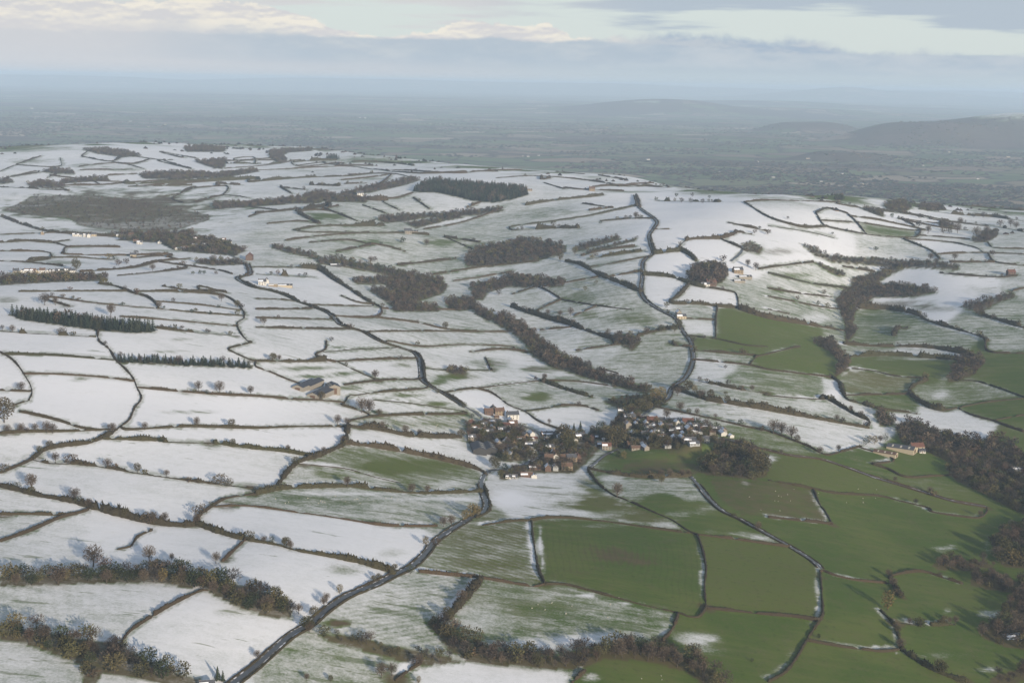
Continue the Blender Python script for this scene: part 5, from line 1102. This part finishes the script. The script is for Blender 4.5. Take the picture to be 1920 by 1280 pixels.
# ------------------------------------------------------------------ the plain: woods and hedgerow trees too small to count
N = 42000; yy = 4300 * (17000 / 4300) ** rng.random(N); xx = rng.uniform(-.40, .40, N) * (yy + YO); dcx = np.interp(xx / (yy + YO), crs, crd)
dens = vnoise(xx, yy, 420, 70) + .7 * vnoise(xx, yy, 1300, 71) + .35 * vnoise(xx, yy, 150, 72); yy2 = dcx + rng.uniform(-330, 500, N); m2 = rng.random(N) < .12; yy = np.where(m2, yy2, yy); m_ = ((yy > dcx + 350) | (m2 & (vnoise(xx, yy, 130, 73) > .12))) & (dens + rng.normal(0, .12, N) + .22 * (1 - sst(300, 2600, yy - dcx)) + .5 * np.exp(-(((xx - 3300) / 900) ** 2 + ((yy - 11500) / 560) ** 2)) > .08); xx, yy = xx[m_], yy[m_]
n = len(xx); near_ = yy < np.interp(xx / (yy + YO), crs, crd) + 500; sz = rng.uniform(8, 17, n) * np.where(near_, .42, 1); hz_ = rng.uniform(7, 12, n) * np.where(near_, .7, 1); tmpl = np.array([(1, 0, .35), (.31, .95, .3), (-.81, .59, .4), (-.81, -.59, .3), (.31, -.95, .38), (.1, 0, 1)]); tf = np.array([(0, 1, 5), (1, 2, 5), (2, 3, 5), (3, 4, 5), (4, 0, 5)])
tv = tmpl[None] * rng.uniform(.75, 1.25, (n, 6, 3)); ang = rng.random(n) * 6.28; xr = tv[..., 0] * np.cos(ang)[:, None] - tv[..., 1] * np.sin(ang)[:, None]; yr = tv[..., 0] * np.sin(ang)[:, None] + tv[..., 1] * np.cos(ang)[:, None]
vv = np.stack([xx[:, None] + xr * sz[:, None], yy[:, None] + yr * sz[:, None], H(xx, yy)[:, None] - 1 + tv[..., 2] * hz_[:, None]], -1); low_ = vv.copy(); low_[..., 2] = H(xx, yy)[:, None] - 2
av = np.concatenate([vv, low_[:, :5]], 1); sides = np.array([(i, (i + 1) % 5, 6 + (i + 1) % 5) for i in range(5)] + [(i, 6 + (i + 1) % 5, 6 + i) for i in range(5)])
ft = np.concatenate([tf, sides]); T = (ft[None] + (np.arange(n) * 11)[:, None, None]).reshape(-1, 3); pal = np.array([(.095, .074, .056), (.125, .090, .068), (.085, .078, .050), (.140, .100, .074), (.066, .068, .042)])
cc = np.repeat((pal[rng.integers(0, 5, n)] * rng.uniform(.8, 1.2, (n, 1)))[:, None], 11, 1).reshape(-1, 3)
me = tri_mesh('distant_woodland', av.reshape(-1, 3), T); put_attr(me, 'col', np.column_stack([cc, np.ones(len(cc))])); tag(obj('distant_woodland', me, am_), 'brown woods and hedgerow trees scattered over the distant plain', kind='stuff')
# ------------------------------------------------------------------ buildings
WALL = {'brick': flat_mat('red_brick', (.110, .074, .058), .9, .2, 3), 'tan': flat_mat('tan_stone', (.21, .165, .115), .9, .2, 3), 'white': flat_mat('white_render', (.46, .45, .42), .85, .06, 2), 'cream': flat_mat('cream_render', (.36, .31, .23), .85, .1, 2),
        'stone': flat_mat('grey_stone', (.22, .20, .17), .9, .25, 3), 'black': flat_mat('dark_boarding', (.045, .045, .045), .8, .25, 3), 'grey': flat_mat('grey_cladding', (.28, .29, .29), .7, .12, 3), 'blue': flat_mat('pale_blue_render', (.34, .40, .48), .85, .1, 2)}
ROOF = {'slate': flat_mat('slate_roof', (.075, .078, .088), .6, .3, 3), 'red': flat_mat('red_tile_roof', (.13, .064, .048), .8, .3, 3), 'brown': flat_mat('brown_tile_roof', (.125, .080, .058), .8, .3, 3), 'sheet': flat_mat('dark_sheet_roof', (.050, .052, .062), .55, .3, 2), 'tan': flat_mat('tan_sheet_roof', (.36, .29, .19), .8, .2, 2)}
snowm = flat_mat('roof_snow', (.78, .79, .82), .9, .06, 2); glass = flat_mat('window_glass', (.03, .035, .045), .15, .1, 2, .6); doorm = flat_mat('painted_door', (.10, .06, .04), .6, .2, 2); brickc = WALL['brick']; lightm = flat_mat('clear_roof_sheet', (.45, .42, .34), .6, .15, 2)
def boxm(name, x0, x1, y0, y1, z0, z1):
    v = [(x, y, z) for z in (z0, z1) for y in (y0, y1) for x in (x0, x1)]; me = bpy.data.meshes.new(name); me.from_pydata(v, [], [(0, 2, 3, 1), (4, 5, 7, 6), (0, 1, 5, 4), (2, 6, 7, 3), (0, 4, 6, 2), (1, 3, 7, 5)]); me.update(); return me
def gable_wall(l, d, e, r):
    a, b_ = l / 2, d / 2; me = bpy.data.meshes.new('wall'); v = [(-a, -b_, -1.5), (a, -b_, -1.5), (a, b_, -1.5), (-a, b_, -1.5), (-a, -b_, e), (a, -b_, e), (a, b_, e), (-a, b_, e), (-a, 0, r), (a, 0, r)]
    me.from_pydata(v, [], [(0, 1, 5, 4), (2, 3, 7, 6), (1, 2, 6, 9, 5), (3, 0, 4, 8, 7)]); me.update(); return me
def slope(name, l, d, e, r, side, lift, th=.22, ov=.45, f0=0.0, f1=1.0, x0=None, x1=None):
    """one roof slope as a slab from ridge (f=0) to eaves (f=1)"""
    a = l / 2 + .3; x0 = -a if x0 is None else x0; x1 = a if x1 is None else x1; b_ = d / 2; sl = (r - e) / b_; yb = lambda f: side * f * (b_ + ov); zb = lambda f: r - sl * abs(f) * (b_ + ov) + lift + .12
    v = [(x, yb(f), zb(f) + dz) for dz in (0, th) for f in (f0, f1) for x in (x0, x1)]; me = bpy.data.meshes.new(name)
    me.from_pydata(v, [], [(0, 2, 3, 1), (4, 5, 7, 6), (0, 1, 5, 4), (2, 6, 7, 3), (0, 4, 6, 2), (1, 3, 7, 5)]); me.update(); return me
KIT = {}
def kit(kind):
    if kind in KIT: return KIT[kind]
    l, d, e, r = {'house': (11, 7.5, 5.0, 8.0), 'cottage': (13, 6.5, 3.6, 6.4), 'bungalow': (14, 8, 2.7, 5.2), 'garage': (6.5, 6, 2.4, 4.2), 'barn': (30, 15, 4.6, 7.6), 'tall': (16, 12, 6.5, 9.0), 'small': (9, 6.5, 4.6, 7.4), 'villa': (14, 9, 5.2, 8.6)}[kind]
    k = [('wall', gable_wall(l, d, e, r), 'wall'), ('roof', slope('roof', l, d, e, r, -1, 0), 'roof'), ('roof', slope('roof', l, d, e, r, 1, 0), 'roof'), ('snow_cover>', slope('snow_cover', l, d, e, r, 1, .225, .10, .35, .03, .97), 'snow'), ('snow_patch<', slope('snow_patch', l, d, e, r, -1, .225, .08, .3, .45, .98, -l / 2, l * .1), 'snowpatch')]
    y = -d / 2
    if kind in ('barn', 'tall'):
        k += [('door', boxm('door', l / 2 - .05, l / 2 + .12, -d * .22, d * .22, -.4, e * .85), 'door')]
        for i in range(3): k.append(('rooflight<', slope('rooflight', l, d, e, r, -1, .215, .05, .3, .25, .8, -l / 2 + l * (.18 + .3 * i), -l / 2 + l * (.24 + .3 * i)), 'light'))
    else:
        k += [('chimney<', boxm('chimney', -l / 2 + .2, -l / 2 + 1.1, -.55, .55, r - 1.2, r + 1.2), 'chimney')] if kind != 'garage' else []
        if kind in ('house', 'villa', 'small'): k.append(('chimney<', boxm('chimney', l / 2 - 1.1, l / 2 - .2, -.5, .5, r - 1.2, r + 1.1), 'chimney'))
        k.append(('door', boxm('door', -.5, .5, y - .06, y + .1, 0, 2.1), 'door'))
        rows = (1.0, 3.3) if e > 4 else (1.0,)
        for z in rows:
            for x in (-l * .32, l * .32) + ((0,) if z > 2 else ()): k.append(('window', boxm('window', x - .65, x + .65, y - .05, y + .1, z, z + 1.2), 'glass'))
        k.append(('window', boxm('window', l / 2 - .1, l / 2 + .05, -.6, .6, rows[-1], rows[-1] + 1.2), 'glass'))
    KIT[kind] = (k, (l, d, e, r)); return KIT[kind]
def house(px, py, kind, rot, wall, roof, snow=1, sc=1.0, label=None, group='village houses', name=None, stretch=1.0):
    """snow: 0 none, 1 on the slope away from the sun, 2 patchy on both"""
    p = P([(px, py)])[0]; parts, dim = kit(kind)
    e = obj(name or {'barn': 'barn', 'tall': 'barn', 'garage': 'garage', 'bungalow': 'bungalow', 'cottage': 'cottage'}.get(kind, 'house'), None, None, None, (p[0], p[1], p[2] + .1)); e.rotation_euler = (0, 0, R(rot)); e.scale = (sc * stretch, sc, sc); e.empty_display_size = .1
    # snow keeps to the slope away from the sun
    ny = math.cos(R(rot)); nx = -math.sin(R(rot)); away = nx * sv.x + ny * sv.y < 0
    roofs = []
    for nm, me, role in parts:
        if role == 'snow' and not snow: continue
        if role == 'snowpatch' and snow < 2: continue
        o = obj(nm.strip('<>'), me, None, roofs[0] if nm[-1] == '<' else roofs[1] if nm[-1] == '>' else e)
        if role == 'roof': roofs.append(o)
        if not me.materials: me.materials.append(None)
        m_ = {'wall': WALL[wall], 'roof': ROOF[roof], 'snow': snowm, 'snowpatch': snowm, 'door': doorm, 'glass': glass, 'chimney': brickc, 'light': lightm}[role]
        o.material_slots[0].link = 'OBJECT'; o.material_slots[0].material = m_
    cat_ = {'barn': 'barn', 'tall': 'barn', 'garage': 'garage'}.get(kind, 'house'); tag(e, label, cat_, group)
    if not label:
        wl = {'brick': 'red brick', 'tan': 'tan stone', 'white': 'white', 'cream': 'cream', 'stone': 'grey stone', 'black': 'black', 'grey': 'grey', 'blue': 'pale blue'}[wall]; rl = {'slate': 'slate', 'red': 'red', 'brown': 'brown', 'sheet': 'dark sheet', 'tan': 'tan'}[roof]
        want_label(cat_, e, f'{wl} {e.name.split(".")[0].replace("_", " ")} with {"snowy " if snow == 2 else ""}{rl} roof', px, py)
    return e
VILLAGE = """916 777 house 12 brick brown 1;925 772 house 100 stone slate 0;936 777 house 15 tan brown 1;961 784 villa 18 white slate 1;931 784 garage 10 tan brown 1;928 793 bungalow 5 stone slate 2;882 798 small 60 brick red 1
996 816 cottage 110 white slate 1;1034 819 cottage 8 white slate 2;1051 815 bungalow 12 grey slate 2;1086 823 villa 30 stone slate 2;1108 827 house 75 brick red 0;934 836 villa 100 stone slate 1;949 834 house 80 grey slate 1;964 836 small 95 tan brown 0
981 840 garage 20 white slate 1;956 856 cottage 110 white slate 1;996 836 bungalow 5 stone slate 2;999 843 garage 0 grey slate 2;1029 863 house 5 brick brown 1;1041 862 house 95 white brown 0;1053 863 house 5 brick brown 1;1071 864 house 8 tan slate 1;1083 863 house 95 brick red 0
1002 879 bungalow 8 brick brown 2;1027 882 small 100 brick slate 1;1041 881 small 95 grey slate 1;1062 880 villa 10 tan brown 1;953 896 garage 5 white slate 2;965 896 garage 5 grey slate 2;987 893 bungalow 5 brick brown 2;1001 895 garage 95 white slate 2
1167 774 cottage 10 white slate 2;1179 789 villa 20 tan slate 2;1187 784 house 100 cream slate 2;1181 794 bungalow 15 brick slate 2;1212 800 house 95 white brown 1;1222 793 villa 10 brick red 0;1236 792 cottage 12 white slate 1;1211 807 small 100 white slate 2;1223 804 house 60 grey slate 2
1241 804 house 100 cream brown 1;1233 812 bungalow 8 grey slate 2;1253 806 small 10 stone slate 1;1269 798 small 100 white slate 1;1289 796 villa 5 brick red 0;1291 810 house 98 tan brown 1;1304 805 small 20 blue slate 2;1305 812 bungalow 5 grey slate 2;1324 804 bungalow 8 stone slate 2
1341 806 bungalow 5 stone slate 2;1264 828 house 95 blue slate 1;1278 828 house 98 cream slate 2;1293 828 bungalow 5 stone slate 2;1301 834 bungalow 12 grey slate 2;1183 838 house 20 brick brown 1;1190 830 cottage 15 stone slate 2;905 802 house 20 stone slate 2;914 814 cottage 15 grey slate 2;940 812 house 25 stone slate 2
885 812 cottage 10 brick slate 1;928 824 garage 12 stone slate 2;960 846 cottage 20 stone slate 2;1120 822 garage 12 stone slate 2;1130 836 bungalow 10 brick slate 2"""
for r_ in VILLAGE.replace('\n', ';').split(';'):
    a, b_, k, ro, wl, rf, sn = r_.split(); house(float(a), float(b_), k, float(ro) + rng.normal(0, 3), wl, rf, int(sn), rng.uniform(.72, .90))
# the rest of the village, filling in between the houses above
done = [tuple(map(float, r_.split()[:2])) for r_ in VILLAGE.replace('\n', ';').split(';')]
ZONE = [pts('875,795 960,786 1000,815 1015,850 960,862 935,850 925,835 880,828'), pts('1020,812 1060,808 1130,818 1150,838 1090,866 1020,868'), pts('1165,782 1215,786 1300,790 1345,802 1340,818 1310,838 1190,846 1175,815'), pts('1340,804 1375,812 1370,822 1330,816')]
for z_, n in zip(ZONE, (22, 10, 26, 4)):
    za = np.array(z_); t_ = 0
    while n and t_ < 4000:
        t_ += 1; a, b_ = rng.uniform(za[:, 0].min(), za[:, 0].max()), rng.uniform(za[:, 1].min(), za[:, 1].max())
        if not inside(z_, np.array([a]), np.array([b_]))[0] or min(math.hypot((a - c_) / 1.25, (b_ - d_) * 1.3) for c_, d_ in done) < 7.5: continue
        done.append((a, b_)); n -= 1
        house(a, b_, str(rng.choice(['house', 'small', 'cottage', 'bungalow', 'garage'])), float(rng.choice([8, 14, 98, 104])) + rng.normal(0, 4), str(rng.choice(['brick', 'tan', 'stone', 'stone', 'white', 'grey', 'stone'])), str(rng.choice(['slate', 'slate', 'brown', 'brown', 'red'])), int(rng.choice([1, 2, 2])), rng.uniform(.66, .82))
# farms
FG = 'farm buildings on the hill farms'
house(897, 845, 'barn', 98, 'black', 'sheet', 0, .85, 'black barn with tan roof strip beside the older village houses, outer of the pair', FG); house(917, 845, 'barn', 98, 'black', 'sheet', 0, .85, 'black barn with tan roof strip beside the older village houses, inner of the pair', FG)
FARM = [(571, 727, 108, 1.3, 'rear outer'), (585, 724, 108, 1.3, 'rear inner'), (600, 741, 108, 1.4, 'front outer'), (612, 738, 108, 1.4, 'front inner')]
for a, b_, ro, st, nm in FARM: house(a, b_, 'barn', ro - 216, 'stone', 'sheet', 0, .78, f'long dark roofed cattle shed, {nm} of the four at the snow field farm', FG, 'cattle_shed', st)
house(624, 735, 'tall', -72, 'stone', 'sheet', 0, 1.0, 'tall square dark roofed barn behind the four long cattle sheds', FG)
house(1660, 853, 'barn', -32, 'cream', 'brown', 0, .62, 'cream gabled barn with brown roof at the green field edge', FG, None, 1.25); house(1690, 845, 'barn', -30, 'cream', 'slate', 0, .85, 'wide cream gabled barn with dark slate roof beside the red roofed farmhouse', FG, None, 1.1)
house(1718, 845, 'villa', 10, 'cream', 'red', 0, 1.0, 'cream farmhouse with red tiled roof beside the wide dark barn', FG, 'farmhouse'); house(1728, 848, 'garage', 5, 'white', 'slate', 0, 1.0, 'small white outhouse beside the red roofed farmhouse', FG)
house(535, 538, 'barn', 6, 'cream', 'slate', 2, .6, 'long cream barn with snowy roof beside the winding snow field road', FG, None, 1.1); house(512, 537, 'barn', 8, 'tan', 'tan', 2, .42, 'low tan barn next to the long cream barn', FG); house(492, 534, 'house', 10, 'white', 'slate', 2, 1.0, 'white farmhouse at the end of the cream barns', FG, 'farmhouse'); house(500, 530, 'cottage', 100, 'white', 'slate', 2, 1.0, 'small white cottage behind the cream barns', FG)
house(1383, 512, 'villa', 15, 'tan', 'slate', 2, 1.1, 'tan stone house with snowy roof at the top of the hillside farm', FG); house(1396, 522, 'barn', 12, 'stone', 'slate', 2, .7, 'snow roofed stone barn on the hillside farm', FG); house(1385, 529, 'barn', 15, 'stone', 'slate', 2, .6, 'low snow roofed barn at the foot of the hillside farm', FG); house(1332, 535, 'villa', 20, 'brick', 'red', 0, 1.1, 'orange brick house under the round russet copse', FG); house(1322, 537, 'cottage', 15, 'white', 'slate', 2, 1.0, 'white cottage beside the orange brick house', FG)
house(1277, 597, 'cottage', 10, 'cream', 'slate', 2, 1.0, 'cream roadside cottage at the ridge road bend by a walled paddock', FG); house(1272, 591, 'small', 100, 'stone', 'slate', 2, 1.0, 'grey stone house behind the cream roadside cottage', FG)
house(468, 487, 'villa', 95, 'brick', 'red', 0, 1.2, 'red brick house by the bend of the snow field road', FG); house(388, 1288, 'cottage', 15, 'white', 'slate', 2, .62, 'white cottage beside a dark conifer in the foreground snow', FG); house(675, 367, 'house', 20, 'white', 'slate', 1, 1.3, 'lone white farmhouse under the hilltop tree belt', FG); house(629, 499, 'barn', 20, 'black', 'slate', 2, .6, 'dark field barn beside the valley tree belt', FG)
house(1908, 882, 'barn', 20, 'grey', 'slate', 2, .6, 'pale roofed shed among the valley trees', FG); house(1898, 1195, 'barn', 15, 'blue', 'slate', 2, .4, 'blue shed half hidden beside the dark alder wood', FG); house(990, 358, 'barn', 10, 'stone', 'brown', 0, .6, 'brown barn on the snowy brow past the conifer block', FG); house(1895, 516, 'house', 10, 'brick', 'red', 0, 1.2, 'red brick house on the snowy hill shoulder', FG)
house(765, 438, 'house', 10, 'stone', 'slate', 0, 1.2, 'dark stone farmhouse on the snowy valley lane', FG); house(775, 436, 'barn', 5, 'stone', 'sheet', 0, .6, 'dark barn beside the valley lane farmhouse', FG); house(1110, 358, 'house', 0, 'tan', 'brown', 0, 1.2, 'tan house in the ridge top tree line', FG)
FARV = """140 443 white;148 443 white;160 444 white;167 445 white;176 443 cream;213 443 white;222 443 white;232 444 cream;246 444 white;80 440 tan;308 447 cream;316 446 cream;345 443 brick;352 445 tan;368 451 white;378 447 cream;390 450 white;398 451 white;365 463 brick;377 462 brick;384 462 brick;335 468 white;345 467 white;350 468 cream;360 470 stone;255 456 stone;262 458 white;420 453 brick;428 455 white;290 452 tan;300 456 white;410 462 tan
42 511 white;54 511 white;62 512 white;70 511 cream;80 511 white;91 511 white;101 512 white;127 512 white;134 511 white;250 482 cream;30 512 stone;112 511 stone"""
for r_ in FARV.replace('\n', ';').split(';'):
    a, b_, wl = r_.split(); house(float(a), float(b_), str(rng.choice(['house', 'cottage', 'small', 'bungalow'])), float(rng.choice([8, 12, 98, 5])), wl, str(rng.choice(['slate', 'slate', 'brown'])), int(rng.choice([1, 2, 2])), .82, None, 'houses of the far roadside village')
FARF = '1500 253 1.5;1578 327 2;1540 341 1.5;1615 346 1.8;1418 304 2.5;1515 298 2;1730 311 1.5;1778 286 2;1890 295 2;1833 336 1.5;1215 300 2;1010 292 1.5;990 294 1.5;980 293 1;875 247 1.5;685 222 2;675 221 2;245 228 2;310 234 2;60 204 3;278 238 1.5;1110 286 1.5;1138 240 2;805 209 2.5;1450 333 1.5;1352 324 2'
for r_ in FARF.split(';'):
    a, b_, s_ = map(float, r_.split()); house(a, b_, 'cottage', float(rng.uniform(-15, 25)), str(rng.choice(['white', 'white', 'cream'])), 'slate', 0, s_ * .75, None, 'farmsteads scattered over the plain', 'distant_farmhouse', 1.2)
# ------------------------------------------------------------------ sheep
def ball(c0, r, k=7, m_=5):
    v = [(c0[0], c0[1], c0[2] + r[2])]; t = []
    for i in range(1, m_):
        a = math.pi * i / m_
        for j in range(k): th = 2 * math.pi * j / k; v.append((c0[0] + r[0] * math.sin(a) * math.cos(th), c0[1] + r[1] * math.sin(a) * math.sin(th), c0[2] + r[2] * math.cos(a)))
    v.append((c0[0], c0[1], c0[2] - r[2]))
    for j in range(k): t.append((0, 1 + j, 1 + (j + 1) % k))
    for i in range(m_ - 2):
        for j in range(k): a, b_ = 1 + i * k + j, 1 + i * k + (j + 1) % k; t += [(a, a + k, b_ + k), (a, b_ + k, b_)]
    n = len(v) - 1
    for j in range(k): t.append((n, n - k + (j + 1) % k, n - k + j))
    return np.array(v), np.array(t)
sheepm = flat_mat('fleece', (.50, .47, .38), .95, .12, 3)
shp = tri_mesh('sheep', *cat([ball((0, 0, .62), (.58, .30, .31)), ball((.52, 0, .78), (.22, .16, .19)), ball((.72, 0, .74), (.19, .10, .12), 6, 4)] + [tube((x, y, .5), (x, y, -.02), .07, .05, 5) for x in (-.34, .34) for y in (-.15, .15)] + [tube((.64, s_ * .08, .84), (.60, s_ * .22, .86), .04, .02) for s_ in (-1, 1)]), True)
FLOCK = [('the frosted strip above the road bend', 640, 938, 130, 9, 20), ('the hedged pasture beside the twin barns', 800, 795, 80, 7, 14), ('the mottled field below the ringed plough', 1060, 1140, 110, 20, 10), ('the brown-green pasture below the castle mound', 1430, 938, 70, 22, 11), ('the wide green pasture under the village', 1590, 930, 60, 14, 8), ('the long frosted pasture behind the village', 1380, 775, 70, 10, 9), ('the green corner field under the stream bank wood', 1230, 1268, 30, 7, 3)]
for where, cx, cy, rx, ry, n in FLOCK:
    for _ in range(n):
        a, b_ = cx + rng.uniform(-1, 1) * rx, cy + rng.uniform(-1, 1) * ry; p = P([(a, b_)])[0]; o = obj('sheep', shp, sheepm, None, p); o.rotation_euler = (0, 0, rng.random() * 6.28); o.scale = (.7,) * 3
        tag(o, 'small pale sheep grazing ' + where, 'sheep', 'sheep grazing ' + where)
give_labels()
print('HEDGES', n_h, 'TREES', len(TRQ), 'WOODTREES', tot, 'OBJECTS', len(S.objects), 'TRIS', sum(sum(len(p_.vertices) - 2 for p_ in m.polygons) for m in bpy.data.meshes if len(m.polygons) < 200000) + 2 * (NR - 1) * (NC - 1))
